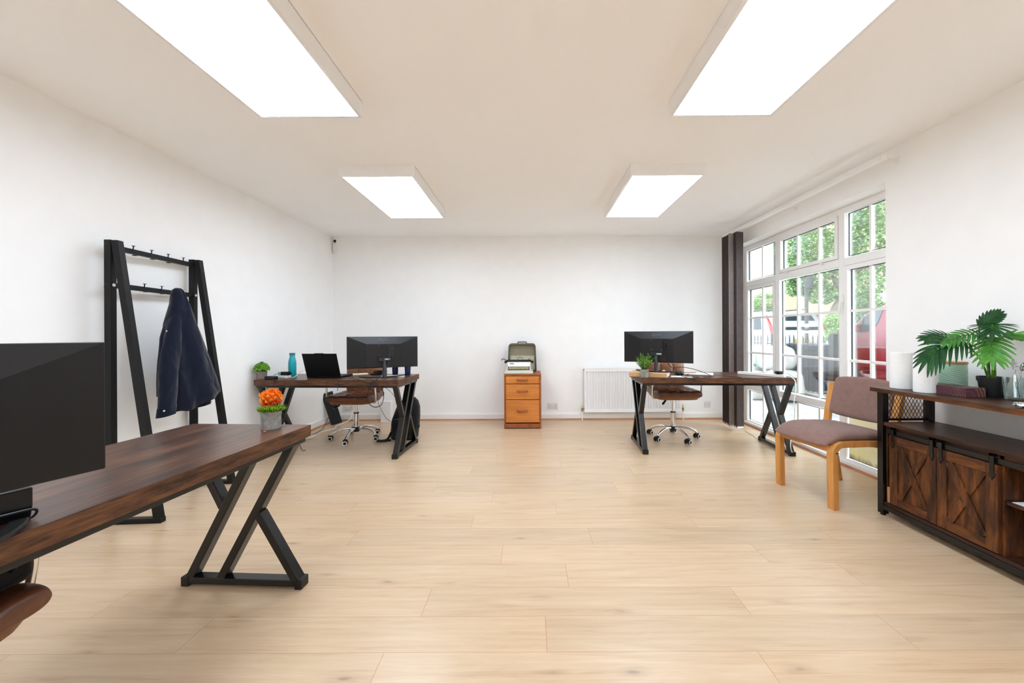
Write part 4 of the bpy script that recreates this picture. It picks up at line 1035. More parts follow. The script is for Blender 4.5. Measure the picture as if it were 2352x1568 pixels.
def jacket():
    J0 = Vector((-2.60, 2.72, 0)); d = Vector((0.3665, 0.9304, 0)); nn = Vector((0.9304, -0.3665, 0))
    t = thing('jacket', 'navy blue jacket hanging from the lower rail of the coat rack', 'jacket', (-2.54, 2.88, 0.60))
    O = t.location
    def P(u, z, n): return J0 + d * u + nn * n + Vector((0, 0, z)) - O
    lev = [(1.548, .082, .112, .010), (1.535, .066, .126, .026), (1.50, .056, .140, .038), (1.428, .050, .165, .050), (1.36, .035, .185, .062), (1.287, .018, .206, .072), (1.20, .012, .235, .078), (1.11, .012, .263, .082), (1.03, .016, .290, .086), (.95, .022, .316, .088), (.87, .035, .340, .09), (.80, .05, .36, .092)]
    rings = []; N = 72
    def ring(z, a, b, th, hem=0.0, amp=1.0):
        pts = []; c = (a + b) / 2; w = (b - a) / 2
        for k in range(N):
            x = 2 * PI * k / N; q = (1.56 - z)
            fold = amp * q * 0.034 * (math.sin(5 * x + 1.0 + q * 1.2) * 0.6 + math.sin(9 * x + q * 2.0) * 0.4) + amp * q * 0.022 * math.sin(3 * x - q * 4) + 0.010 * math.sin(7 * x + 14 * z) * math.sin(9 * z + x)
            cx = math.copysign(abs(math.cos(x)) ** .85, math.cos(x)); sx = math.copysign(abs(math.sin(x)) ** .8, math.sin(x))
            u = c + w * cx * (1 + fold * .4); n = (th + fold * .55) * sx + 0.012
            zz = z
            if hem: zz = z - hem * (b - u) / max(1e-3, b - a) * (0.9 + 0.5 * math.sin(x)) - 0.006 * math.sin(7 * x)
            pts.append(P(u, zz, n))
        return pts
    for z, a, b, th in lev: rings.append(ring(z, a, b, th, hem=max(0.0, (0.95 - z)) * 0.35))
    rings.append(ring(.775, .052, .365, .094, hem=0.105))
    mb = MB().loft(rings, True, False)
    body = obj('body', mb, M['navy'], t, angle=80)
    so = body.modifiers.new('Solidify', 'SOLIDIFY'); so.thickness = 0.004; so.offset = -1
    # turned-back facing of the open front along the left edge
    pl = MB()
    zs = [1.27, 1.2, 1.1, 1.0, .9, .8, .73]
    pl.grid(lambda u, v: P(0.022 - 0.026 * u * min(1, v * 5) - 0.022 * v, 1.30 - v * 0.52, 0.03 + 0.008 * math.sin(v * 7) - .03 * u), 3, 14)
    pk = obj('placket', pl, M['navy'], t); so = pk.modifiers.new('Solidify', 'SOLIDIFY'); so.thickness = 0.006
    sn = MB()
    for z, u in ((1.235, 0.010), (1.085, 0.004)): sn.ball(P(u, z, 0.058), 0.007, 10, 6)
    obj('snap', sn, M['chrome'], t)
    def sleeve(path, name, cuff):
        rg = []
        for (u, z, n, a, b) in path:
            rg.append([P(u + a * math.cos(2 * PI * k / 24) * (1 + .09 * math.sin(3 * 2 * PI * k / 24 + z * 17)), z + (0.010 * math.cos(2 * PI * k / 24) if z < .75 else 0), n + b * math.sin(2 * PI * k / 24)) for k in range(24)])
        o = obj(name, MB().loft(rg), M['navy'], t, angle=80)
        cr = [[p + (p - sum(r_, Vector()) / 24) * 0.05 for p in r_] for r_ in rg[-2:]]
        c = obj('cuff', MB().loft(cr), M['navy'], o, angle=80)
        b = MB().ball(P(*cuff), 0.008, 10, 6); obj('snap', b, M['chrome'], o)
    sleeve([(.085, 1.44, .018, .010, .010), (.078, 1.38, .034, .026, .026), (.062, 1.30, .048, .040, .034), (.045, 1.20, .058, .050, .038), (.026, 1.08, .066, .055, .040), (.012, .95, .074, .056, .042), (.0, .82, .082, .053, .043), (-.004, .715, .08, .050, .040), (-.006, .652, .078, .051, .041)], 'sleeve', (-.035, .69, .115))
    sleeve([(.25, 1.15, -.03, .03, .03), (.26, 1.0, -.045, .05, .04), (.275, .85, -.05, .052, .042), (.28, .72, -.05, .050, .040), (.28, .665, -.05, .051, .041)], 'sleeve', (.325, .69, -.025))
    obj('inner_lining', MB().loft([ring(.86, .06, .33, .078, 0.03), ring(.90, .07, .32, .06)], False, True), M['navyin'], t)
jacket()

# ------------------------------------------------------------------ near desk: flower pot, petal, lead, chair bag
t = thing('flower_pot', 'grey concrete pot with orange artificial flowers on the nearest desk', 'potted plant', (-1.222, 1.822, DZ))
pot(t, 0.040, 0.0415, 0.086, M['concrete'], 0.005)
f1, f2, g1, g2 = MB(), MB(), MB(), MB(); r = random.Random(4)
def spiky(mb, c, rad, n, L, W, axis=Vector((0, 0, 1)), spread=1.0):
    for k in range(n):
        ph = math.acos(1 - 2 * (k + .5) / n * spread); th = k * 2.399963
        v = Vector((math.sin(ph) * math.cos(th), math.sin(ph) * math.sin(th), math.cos(ph)))
        q = Vector((0, 0, 1)).rotation_difference(axis.normalized()); v = q @ v
        leaf(mb, Vector(c) + v * rad * 0.45, v, v.orthogonal(), rad * 0.55 + L, W, 0.1, 2)
heads = []
f2.ball((0, 0, 0.150), 0.026, 16, 10)
for k in range(34):
    z = 1 - 1.75 * (k + .5) / 34; th = k * 2.4; s_ = math.sqrt(max(0, 1 - z * z))
    heads.append((0.036 * s_ * math.cos(th), 0.036 * s_ * math.sin(th), 0.142 + 0.037 * z))
heads.append((-0.046, 0.0, 0.158))
for i, c in enumerate(heads):
    low = c[2] < 0.130
    spiky(f2 if low else f1, c, 0.011, 80, 0.003, 0.0045)
for k in range(12):
    th = 2 * PI * k / 12 + .2; c = Vector((0.030 * math.cos(th), 0.030 * math.sin(th), 0.078)); ax = Vector((math.cos(th), math.sin(th), 0.75))
    for q in range(50):
        v = (ax.normalized() + Vector((r.gauss(0, .38), r.gauss(0, .38), r.gauss(0, .28)))).normalized()
        L = r.uniform(0.020, 0.044)
        leaf(g2 if q % 3 == 0 else g1, c, v, (0, 0, 1), L, 0.0066, -0.12, 2)
obj('flower_head', f1, M['petal'], t); obj('lower_flowers', f2, M['petalr'], t, label='redder lower blossoms'); obj('foliage', g1, M['lime'], t); obj('dark_foliage', g2, M['limedark'], t)
o = obj('fallen_petal', MB().ball((0, 0, 0.003), 0.005, 10, 6, (1.4, 1, .6)), M['petalr'], None); o.location = (-1.205, 1.752, DZ); tag(o, 'tiny fallen orange petal in front of the flower pot', 'petal')
t = thing('docking_station', 'black box with a bent wire lead under the nearest monitor', 'dock', (-1.252, 0.872, DZ), 70)
obj('body', MB().prism([(-0.02, 0.0), (0.05, 0.0), (0.06, 0.02), (0.06, 0.075), (-0.03, 0.075), (-0.03, 0.03)], -0.16, 0.075, 'x'), M['black'], t, 0.004)
obj('lead', MB().tube(spline([(-0.16, -0.05, 0.03), (-0.05, -0.05, 0.030), (0.04, -0.045, 0.028), (0.075, -0.04, 0.022), (0.07, -0.04, 0.006), (0.04, -0.04, 0.004)], 5), 0.003, 6), M['black'], t)
t = thing('briefcase', 'black bag with a metal handle lying on the nearest chair seat', 'bag', (-1.590, 0.92, 0.5085))
bgm = MB().box(-0.17, 0.168, -0.19, 0.198, 0.0, 0.085); obj('body', bgm, M['bag'], t, 0.025, 4)
obj('handle', MB().tube(spline([(0.166, -0.16, 0.05), (0.180, -0.15, 0.070), (0.182, -0.03, 0.072), (0.182, 0.12, 0.070), (0.166, 0.14, 0.05)], 6), 0.006, 8), M['neck'], t)

# ------------------------------------------------------------------ visitor chair (local: faces -y)
def bent(path, th):
    P = [Vector((y, z)) for y, z in path]; L, Rr = [], []
    for i, p in enumerate(P):
        a = P[max(0, i - 1)]; b = P[min(len(P) - 1, i + 1)]; d = (b - a).normalized(); n = Vector((-d.y, d.x))
        L.append(p + n * th / 2); Rr.append(p - n * th / 2)
    return [tuple(p) for p in L + Rr[::-1]]
t = thing('visitor_chair', 'beech framed chair with mauve upholstery between window and sideboard', 'chair', (2.262, 2.905, 0), -80)
def arcp(cy, cz, r_, a0, a1, n=7): return [(cy + r_ * math.cos(R(a0 + (a1 - a0) * k / n)), cz + r_ * math.sin(R(a0 + (a1 - a0) * k / n))) for k in range(n + 1)]
for s in (-1, 1):
    x = s * 0.222
    obj('front_leg', MB().prism(bent([(-0.245, 0.0), (-0.25, 0.20), (-0.252, 0.375)] + arcp(-0.187, 0.375, 0.065, 180, 92) + [(0.0, 0.435), (0.24, 0.42)], 0.040), x - 0.024, x + 0.024, 'x'), M['beech'], t, 0.006, 3)
    obj('rear_leg', MB().prism(bent([(0.30, 0.0), (0.265, 0.2), (0.235, 0.404)], 0.036), x - 0.022, x + 0.022, 'x'), M['beech'], t, 0.006, 3)
    x2 = s * 0.252
    obj('back_stile', MB().prism(bent([(0.20, 0.475), (0.215, 0.47), (0.228, 0.50), (0.238, 0.58), (0.262, 0.70), (0.288, 0.80)], 0.034), x2 - 0.022, x2 + 0.022, 'x'), M['beech'], t, 0.006, 3)
    sc_ = MB().tube([(x + s * 0.0235, -0.243, 0.385), (x + s * 0.0255, -0.243, 0.385)], 0.006, 8)
    obj('screw_hole', sc_, M['gasket'], t)
obj('front_rail', MB().box(-0.2, 0.2, -0.262, -0.240, 0.385, 0.432), M['beech'], t, 0.004)
obj('rear_rail', MB().box(-0.2, 0.2, 0.20, 0.222, 0.37, 0.405), M['beech'], t, 0.004)
obj('back_support', MB().prism(bent([(0.225, 0.40), (0.232, 0.46), (0.225, 0.48)], 0.03), -0.246, 0.246, 'x'), M['beech'], t, 0.005)
st = MB()
def bs_(p):
    k = (p.y + 0.25) / 0.5
    drop = 0.048 * max(0, (0.35 - k) / 0.35) ** 2
    return Vector((p.x, p.y, p.z - drop + 0.010 - 0.02 * k - 0.12 * p.x * p.x * -1 * (0.3)))
pillow(st, 0.455, 0.55, 0.080, bend=bs_, res=30, p=6, e=.5); st.shift((0, -0.035, 0.480))
obj('seat', st, M['mauve'], t)
bk = MB()
def bb(p):
    z = p.y; x = p.x
    return Vector((x, p.z + 0.245 + 0.55 * x * x * -1 + 0.028 + 0.22 * (z) , 0.70 + z + 0.30 * x * x * (-1 if z > 0 else 1) * abs(z) / .16))
pillow(bk, 0.452, 0.32, 0.058, bend=bb, res=30, p=7, e=.5)
obj('backrest', bk, M['mauve'], t)

# ------------------------------------------------------------------ sideboard (world x 2.28..2.68, y 1.19..2.59)
SX0, SX1, SY0, SY1, SZ = 2.270, 2.675, 1.18, 2.595, 0.839
t = thing('sideboard', 'dark rustic wood sideboard with barn doors and black metal frame', 'sideboard', ((SX0 + SX1) / 2, (SY0 + SY1) / 2, 0))
SB = t
tb_ = obj('top_board', MB().box(SX0, SX1, SY0, SY1, SZ - 0.026, SZ), M['side'], t, world=True)
eb_ = MB().box(SX0 - 0.001, SX0, SY0, SY1, SZ - 0.026, SZ - .0005); eb_.shift([-c for c in t.location]); obj('edge_band', eb_, M['sidey'], tb_)
for x in (2.306, 2.612):
    for y in (2.543, 1.205):
        pst = obj('post', MB().box(x, x + 0.04, y, y + 0.04, 0.012, SZ - 0.026), M['blackmetal'], t, 0.002, world=True)
        ft = MB().lathe([(0, 0), (0.014, 0), (0.016, 0.012), (0, 0.012)], (x + 0.02, y + 0.02, 0), 12); ft.shift([-c for c in t.location]); obj('foot', ft, M['black'], pst)
for (x0, x1, y0, y1, z0, z1) in [(2.346, 2.612, y, y + 0.02, z, z + h_) for y in (2.553, 1.215) for z, h_ in ((0.622, 0.014), (SZ - 0.042, 0.016))] + [(2.306, 2.336, 1.245, 2.543, 0.045, 0.075), (2.622, 2.652, 1.245, 2.543, 0.045, 0.075), (2.346, 2.612, 2.548, 2.578, 0.045, 0.075), (2.346, 2.612, 1.21, 1.24, 0.045, 0.075)]:
    obj('frame_bar', MB().box(x0, x1, y0, y1, z0, z1), M['blackmetal'], t, 0.002, world=True)
for y in (2.563, 1.225):
    me_ = MB(); x0, x1, z0, z1 = 2.346, 2.612, 0.636, SZ - 0.042
    n_ = 11; pit = (x1 - x0) / n_; sl = (z1 - z0) / (pit * 3.6)
    for k in range(-5, n_ + 6):
        for s in (1, -1):
            xa, za, xb, zb = x0 + k * pit, z0, x0 + k * pit + s * pit * 3.6, z1
            pa, pb = [xa, za], [xb, zb]
            def clip(p, q):
                for lim in (x0, x1):
                    if (lim == x0 and p[0] < lim) or (lim == x1 and p[0] > lim):
                        if (p[0] - lim) * (q[0] - lim) >= 0: return None
                        f = (lim - p[0]) / (q[0] - p[0]); p = [lim, p[1] + (q[1] - p[1]) * f]
                return p
            a1 = clip(pa, pb); b1 = clip(pb, pa)
            if a1 and b1: me_.beam((a1[0], y, a1[1]), (b1[0], y, b1[1]), 0.0022, 0.0022, (0, 1, 0))
    obj('mesh_panel', me_, M['blackmetal'], t, world=True)
cs = MB()
cs.box(2.312, 2.66, 1.245, 2.543, 0.594, 0.616)                       # middle board
obj('middle_board', cs, M['side'], t, 0.002, world=True)
cs = MB().box(2.312, 2.66, 1.245, 2.543, 0.075, 0.095); obj('bottom_board', cs, M['side'], t, 0.002, world=True)
for y in (2.525, 1.908, 1.86 - 0.34, 1.245):
    obj('side_panel' if y in (2.525, 1.245) else 'divider', MB().box(2.33, 2.66, y + (0.010 if y == 2.525 else 0), y + 0.018, 0.095, 0.594), M['sidez'], t, 0.0015, world=True)
obj('back_panel', MB().box(2.652, 2.66, 1.245, 2.543, 0.095, 0.594), M['sidez'], t, world=True)
obj('shelf', MB().box(2.338, 2.652, 1.538, 1.908, 0.352, 0.368), M['side'], t, world=True)
obj('fascia', MB().box(2.33, 2.345, 1.263, 2.525, 0.540, 0.594), M['side'], t, world=True)
obj('track', MB().box(2.316, 2.322, 1.27, 2.53, 0.548, 0.574), M['blackmetal'], t, 0.001, world=True)
def door(y0, y1):
    x = 2.310; z0, z1 = 0.102, 0.540
    d = obj('door', MB().box(x + 0.006, x + 0.018, y0, y1, z0, z1), M['sidez'], t, 0.001, world=True)
    O = t.location
    w = 0.052
    for yy_ in (y0, y1 - w):
        st = MB().box(x, x + 0.006, yy_, yy_ + w, z0, z1); st.shift([-c for c in O]); obj('stile', st, M['sidez'], d, 0.001)
    for zz_ in (z0, z1 - w):
        rl = MB().box(x, x + 0.006, y0 + w, y1 - w, zz_, zz_ + w); rl.shift([-c for c in O]); obj('door_rail', rl, M['sidey'], d, 0.001)
    ya, yb, za, zb = y0 + w, y1 - w, z0 + w, z1 - w
    b = MB().beam((x + 0.001, yb - .012, zb - .004), (x + 0.001, ya + .012, za + .004), 0.040, 0.007, (0, 1, 0.6)); b.shift([-c for c in O]); obj('cross_brace', b, M['sidez'], d, 0.001)
    m0 = Vector((0, (ya + yb) / 2, (za + zb) / 2)); 
    b = MB()
    for (p, q) in (((ya + .012, zb), (m0.y - .012, m0.z + .03)), ((m0.y + .012, m0.z - .03), (yb - .012, za))):
        b.beam((x + 0.001, p[0], p[1]), (x + 0.001, q[0], q[1]), 0.036, 0.0065, (0, 1, -0.6))
    b.shift([-c for c in O]); obj('cross_brace', b, M['sidez'], d, 0.001)
    for y in (y0 + 0.022, y1 - 0.022):
        h = MB().prism([(y - .010, .592), (y + .010, .592), (y + .010, .498), (y + .015, .49), (y, .462), (y - .015, .49), (y - .010, .498)], x - 0.005, x, 'x').box(x - 0.005, x + 0.014, y - .010, y + .010, .580, .592)
        h.shift([-c for c in O]); obj('hanger', h, M['blackmetal'], d, 0.001)
door(2.213, 2.499); door(1.920, 2.209)
# inside the open bay
sheet('shelf_paper', M['paper'], (2.485, 1.72, 0.368), 0.27, 0.35, 0, 'white paper sheet lining the open sideboard shelf', 'paper')
sheet('shelf_paper', M['paper'], (2.485, 1.70, 0.095), 0.26, 0.30, 6, 'white paper sheet lining the sideboard floor', 'paper')
def tumbler_mb(r0, r1, h): return MB().lathe([(0, 0), (r0, 0), (r0 + .001, 0.004), (r1, h), (r1 - .002, h), (r0 - .001, 0.012), (0, 0.010)], n=28)
o = obj('drinking_glass', tumbler_mb(0.026, 0.036, 0.10), M['tumbler'], None); o.location = (2.43, 1.775, 0.3697); tag(o, 'clear drinking glass on the open sideboard shelf', 'glass')
o = obj('wooden_block', MB().box(-0.05, 0.05, -0.011, 0.011, 0, 0.10), M['bamboo'], None, 0.002); o.location = (2.375, 2.522, 0.0952); tag(o, 'pale wooden block in the gap beside the barn door', 'block')

# ------------------------------------------------------------------ on the sideboard
def roll(r_, h, loc, label):
    t = thing('paper_towel_roll', label, 'paper towel', loc, 0, 'white kitchen rolls on the sideboard')
    obj('paper', MB().lathe([(0.02, 0.0), (r_ - .003, 0.0), (r_, 0.003), (r_, h - .003), (r_ - .003, h), (0.02, h), (0.02, 0)], n=40).prism([(r_ * .98, -0.002), (r_ * 1.035, 0.01), (r_ * 1.03, 0.012), (r_ * .98, 0.004)], 0.002, h - .002, 'z'), M['tissue'], t)
    obj('core', MB().lathe([(0.0195, 0.001), (0.0195, h - .001), (0.018, h - .001), (0.018, 0.001), (0.0195, 0.001)], n=24), M['card'], t)
roll(0.060, 0.235, (2.408, 2.515, SZ), 'taller white kitchen roll at the far end of the sideboard')
roll(0.0525, 0.222, (2.384, 2.345, SZ), 'white kitchen roll in front of the taller roll and canister')
t = thing('canister', 'mint green ribbed canister with a bamboo lid behind the maroon box', 'canister', (2.585, 2.375, SZ))
cn = MB()
def cwall(u, v):
    a = 2 * PI * u; z = 0.004 + v * 0.160; rb = 0.0013 * math.sin(2 * PI * (v * 13 + u * 8.0)) * (1 if 0.06 < v < 0.9 else 0)
    return Vector(((0.063 + rb) * math.cos(a), (0.063 + rb) * math.sin(a), z))
cn.grid(cwall, 72, 90); cn.lathe([(0, 0), (0.06, 0), (0.063, 0.004)], n=48).lathe([(0.063, 0.164), (0.062, 0.17), (0, 0.17)], n=48)
obj('body', cn, M['mint'], t); obj('lid', MB().lathe([(0.0, 0.17), (0.064, 0.17), (0.065, 0.172), (0.065, 0.181), (0.063, 0.184), (0, 0.184)], n=40), M['bamboo'], t)
o = obj('gift_box', MB().box(-0.061, 0.061, -0.125, 0.125, 0, 0.052), M['giftbox'], None, 0.0015); o.location = (2.470, 2.280 - 0.008, SZ); o.rotation_euler.z = R(4)
tag(o, 'flat maroon box with gold line pattern on the sideboard', 'box')
o.location = (2.462, 2.275, SZ)
# palm
t = thing('potted_palm', 'artificial palm in a black pot on the sideboard', 'potted plant', (2.590, 2.175, SZ))
obj('pot', MB().lathe([(0, 0), (0.044, 0), (0.046, 0.004), (0.056, 0.088), (0.0605, 0.088), (0.062, 0.112), (0.058, 0.112), (0.055, 0.095), (0, 0.095)], n=36), M['pot'], t)
obj('soil', MB().lathe([(0, 0.104), (0.03, 0.103), (0.057, 0.099)], n=24), M['soil'], t)
def frond(base, pts, L0, nl, mat, spread=62, up=(0, 0, 1), wl=0.016, droop=0.25, fan=0.0):
    sp = spline([base] + pts, 10); S = [Vector(p) for p in sp]; m = len(S)
    stem = MB().tube(S, [0.0042 * (1 - .6 * i / m) + 0.0008 for i in range(m)], 6)
    obj('stem', stem, M['stem'], t)
    mb = MB(); n0 = int(m * fan); n1 = m - 1
    upv = Vector(up)
    for i in range(nl + 1):
        f = i / nl; idx = n0 + (n1 - n0) * f; k = min(int(idx), m - 2); p = S[k].lerp(S[k + 1], idx - k); d = (S[k + 1] - S[k]).normalized()
        sd = d.cross(upv).normalized(); n = sd.cross(d)
        env = math.sin(PI * (0.22 + 0.68 * f)) * 0.55 + 0.45 * (0.6 + 0.4 * f)
        for s in (-1, 1) if i < nl else (0,):
            a = R(spread * (1 - f * .72) * s)
            v = d * math.cos(a) + sd * math.sin(a) + n * 0.10
            leaf_long(mb, p, v, n, L0 * env, wl, droop)
    obj('frond', mb, mat, t)
def leaf_long(mb, p, v, n, L, W, droop):
    v = v.normalized(); sd = v.cross(n).normalized(); nn = sd.cross(v); vs = []; fs = []; N = 6
    prof = [.75, 1.0, 1.0, .92, .78, .58, .18]
    for i in range(N + 1):
        f = i / N; c = p + v * (L * f) - Vector((0, 0, 1)) * (droop * L * f * f)
        w = W * prof[i] / 2
        vs += [c - sd * w + nn * w * .35, c, c + sd * w + nn * w * .35]
    for i in range(N):
        b = 3 * i; fs += [(b, b + 3, b + 4, b + 1), (b + 1, b + 4, b + 5, b + 2)]
    mb.add(vs, fs, True)
B = (0, 0, 0.10)
frond((-.012, .004, .10), [(-.035, .0, .21), (-.085, -.01, .265), (-.150, -.015, .297), (-.215, -.02, .308), (-.293, -.025, .294), (-.350, -.03, .262), (-.395, -.035, .225)], 0.150, 10, M['palma'], 58, up=(.1, -.75, .6), wl=.021, droop=.34, fan=.42)
frond((-.008, -.006, .10), [(-.02, -.02, .24), (-.05, -.03, .312), (-.10, -.035, .342), (-.165, -.035, .348), (-.235, -.04, .338), (-.295, -.045, .310)], 0.086, 9, M['palmb'], 62, up=(0, -.8, .6), wl=.018, droop=.25, fan=.42)
frond((.004, -.010, .10), [(.0, -.01, .24), (-.012, -.012, .325), (-.045, -.035, .328), (-.075, -.06, .300), (-.10, -.08, .262), (-.115, -.095, .232)], 0.112, 8, M['palmc'], 80, up=(-.55, -.5, .65), wl=.021, droop=.28, fan=.46)
frond((.012, .006, .10), [(.012, .0, .26), (.008, .0, .375), (-.005, -.006, .400), (-.035, -.03, .402), (-.065, -.055, .388), (-.09, -.075, .362)], 0.118, 8, M['palma'], 86, up=(-.25, -.2, .95), wl=.020, droop=.14, fan=.52)
frond((.0, .012, .10), [(-.01, .015, .25), (-.045, .015, .335), (-.062, .01, .375), (-.048, .005, .405), (-.020, .0, .430), (.012, -.005, .452)], 0.080, 8, M['palma'], 50, up=(-.25, -.9, .3), wl=.019, droop=.02, fan=.58)
frond((.010, .0, .10), [(.02, .0, .26), (.035, -.005, .325), (.052, -.02, .338), (.066, -.045, .338), (.074, -.075, .330)], 0.085, 6, M['palmc'], 60, up=(-.3, -.5, .8), wl=.018, droop=.06, fan=.55)
frond((-.010, .010, .10), [(-.04, .03, .22), (-.10, .05, .29), (-.17, .06, .325), (-.24, .06, .335), (-.31, .055, .325)], 0.105, 9, M['palma'], 56, up=(.1, -.7, .7), wl=.020, droop=.14, fan=.45)
# glass of cutlery
t = thing('drinking_glass', 'ribbed clear glass holding forks and spoons beside the palm pot', 'glass', (2.566, 2.055, SZ))
gm = MB()
def gw(rad0, rad1, h0, h1):
    def fn(u, v):
        a = 2 * PI * u; r_ = rad0 + (rad1 - rad0) * v ** .8 + 0.0012 * math.cos(14 * a) * (1 - v)
        return Vector((r_ * math.cos(a), r_ * math.sin(a), h0 + (h1 - h0) * v))
    return fn
gm.grid(gw(0.034, 0.045, 0.004, 0.122), 84, 8); gm.grid(gw(0.031, 0.0425, 0.014, 0.122), 84, 8)
gm.lathe([(0, 0), (0.032, 0), (0.034, 0.004)], n=42).lathe([(0, 0.014), (0.031, 0.014)], n=42)
obj('body', gm, M['tumbler'], t)
o = obj('drinking_glass', tumbler_mb(0.032, 0.040, 0.115), M['tumbler'], None); o.location = (2.60, 1.955, SZ); tag(o, 'plain clear glass right of the cutlery glass, at the frame edge', 'glass')
def cutlery(kind, loc, tilt, az, label):
    L = 0.19; mb = MB()
    cl = spline([(0, 0, 0), (0, 0.001, 0.06), (0, 0.0, 0.12), (0, 0.003, 0.14), (0, 0.0, 0.152)], 4)
    wid = [0.0065 - 0.0035 * (i / (len(cl) - 1)) for i in range(len(cl))]
    mb.tube(cl, wid, 8, flat=.28)
    if kind == 'fork':
        mb.grid(lambda u, v: Vector(((u - .5) * (0.006 + 0.018 * min(1, v * 2.4) ** .6), -0.006 * math.sin(PI * v) , 0.150 + v * 0.024)), 8, 6)
        for k in range(4):
            x = (k - 1.5) * 0.0066
            mb.tube([(x, 0.0, 0.172), (x, 0.002, 0.19), (x * .96, 0.006, 0.208)], [0.0023, 0.002, 0.0009], 6)
    else:
        mb.grid(lambda u, v: Vector(((u - .5) * 2 * 0.018 * math.sin(PI * (0.06 + 0.92 * v)) ** .7, 0.008 * (1 - (2 * u - 1) ** 2) * math.sin(PI * v), 0.150 + v * 0.052)), 8, 10)
    o = obj('fork' if kind == 'fork' else 'spoon', mb, M['steel'], None); so = o.modifiers.new('Solidify', 'SOLIDIFY'); so.thickness = 0.0012
    o.location = loc; o.rotation_euler = (R(tilt), 0, R(az)) if az > -90 else (R(5), R(-tilt), R(12)); tag(o, label, kind, 'cutlery in the ribbed glass')
cutlery('fork', (2.590, 2.052, SZ + .016), 22, -98, 'steel fork standing in the ribbed glass, prongs toward the palm')
cutlery('spoon', (2.562, 2.058, SZ + .016), 20, 92, 'steel spoon leaning out of the ribbed glass at the frame edge')
cutlery('fork', (2.556, 2.046, SZ + .0165), 14, 128, 'steel fork leaning in the ribbed glass behind the spoon')
cr = MB(); r = random.Random(8)
cr.ball((0, 0, 0.012), 0.02, 18, 12, (1.7, 1.9, .62))
cr.v = [(x * r.uniform(.82, 1.15), y * r.uniform(.82, 1.15), max(0.0, z * r.uniform(.75, 1.25))) for x, y, z in cr.v]; cr.s = [False] * len(cr.s)
o = obj('foil_scrap', cr, M['foil'], None); o.location = (2.355, 1.850, SZ); tag(o, 'crumpled silver foil scrap on the sideboard edge', 'foil')

# ------------------------------------------------------------------ outside
def gbox(name, x0, x1, y0, y1, z0, z1, mat): return struct(name, MB().box(x0, x1, y0, y1, z0, z1), mat)
gbox('ground', 2.95, 5.35, -2, 16, -0.2, -0.03, M['slab'])
gbox('pavement', 5.35, 40, -2, 45, -0.2, 0.02, M['road'])
o = obj('stone_kerb', MB().box(4.98, 5.22, 2.5, 12, -0.03, 0.12), M['kerb'], None, 0.01, world=True); tag(o, 'pale stone kerb under the iron railing outside', 'kerb')
FXX = 5.1
t = thing('iron_railing', 'black spear-topped iron railing between the yard and the street', 'railing', (FXX, 7.5, 0.12))
def post(y, z1, w): obj('railing_post', MB().box(FXX - w, FXX + w, y - w, y + w, 0.12, z1).lathe([(w * 1.1, 0), (w * 1.2, .01), (w * .5, .035), (0, .05)], (FXX, y, z1), 4, RZ(45).to_3x3()), M['iron'], t, world=True)
post(6.52, 1.17, 0.05); post(6.36, 1.24, 0.035); post(8.12, 1.17, 0.045); post(9.9, 1.17, 0.045)
for a_, b_ in ((6.57, 8.08), (8.16, 9.86), (4.2, 6.32)):
    for z in (0.153, 0.985): obj('railing_rail', MB().box(FXX - 0.018, FXX + 0.018, a_, b_, z - 0.008, z + 0.008), M['iron'], t, world=True)
    n_ = int((b_ - a_) / 0.118)
    for k in range(n_):
        y = a_ + (k + .5) * (b_ - a_) / n_
        if y < 6.3: continue
        b = MB().tube([(FXX, y, 0.12), (FXX, y, 1.04)], 0.008, 6)
        b.prism([(y - .006, 1.03), (y - .024, 1.055), (y - .008, 1.07), (y - .016, 1.095), (y, 1.17), (y + .016, 1.095), (y + .008, 1.07), (y + .024, 1.055), (y + .006, 1.03)], FXX - .006, FXX + .006, 'x')
        obj('railing_bar', b, M['iron'], t, world=True)
def sack(loc, sx, sy, sz, rz, seed, label):
    r_ = random.Random(seed); mb = MB(); ph = [r_.uniform(0, 6) for _ in range(6)]
    def fn(u, v):
        a = 2 * PI * u; b = PI * (v - .5); c = math.cos(b); pw = lambda t, e: math.copysign(abs(t) ** e, t)
        k = 1 + .07 * math.sin(3 * a + ph[0] + 2 * v) + .05 * math.sin(5 * a + ph[1] + 7 * v) + .04 * math.sin(9 * v + ph[2])
        return Vector((sx * pw(math.cos(a), .7) * c ** .45 * k, sy * pw(math.sin(a), .7) * c ** .45 * k, sz * (1 + pw(math.sin(b), .8)) + .03 * math.sin(2 * a + ph[3]) * (v)))
    mb.grid(fn, 32, 18); o = obj('rubble_sack', mb, M['sack'], None); o.location = loc; o.rotation_euler.z = R(rz)
    tag(o, label, 'sack', 'white rubble sacks in the yard')
sack((4.62, 7.15, -.03), .30, .36, .27, 20, 1, 'white woven sack on the ground nearest the bin')
sack((4.45, 7.95, -.03), .32, .38, .30, -15, 2, 'white woven sack on the ground behind the window blind side')
sack((4.66, 7.38, .50), .27, .33, .22, 60, 3, 'white woven sack piled on top beside the bin')
sack((4.25, 7.30, -.03), .28, .30, .25, 80, 4, 'white woven sack lowest in front of the pile')
sack((4.62, 8.05, .52), .28, .33, .20, 10, 6, 'white woven sack on top of the pile, far side')
t = thing('wheelie_bin', 'dark grey wheeled bin behind the railing', 'bin', (5.52, 7.70, 0.02), 4)
bb_ = MB(); rg = [[Vector((sx * w, sy * d, z)) for sx, sy in ((-1, -1), (1, -1), (1, 1), (-1, 1))] for z, w, d in ((0.06, .19, .22), (0.85, .235, .265), (0.86, .25, .28), (0.92, .25, .28))]
bb_.loft(rg, smooth=False); obj('body', bb_, M['bin'], t, 0.012)
rb = MB()
for k in range(5): rb.beam((-.18 + k * .09, -.223, .08), (-.21 + k * .105, -.268, .84), .014, .014, (1, 0, 0))
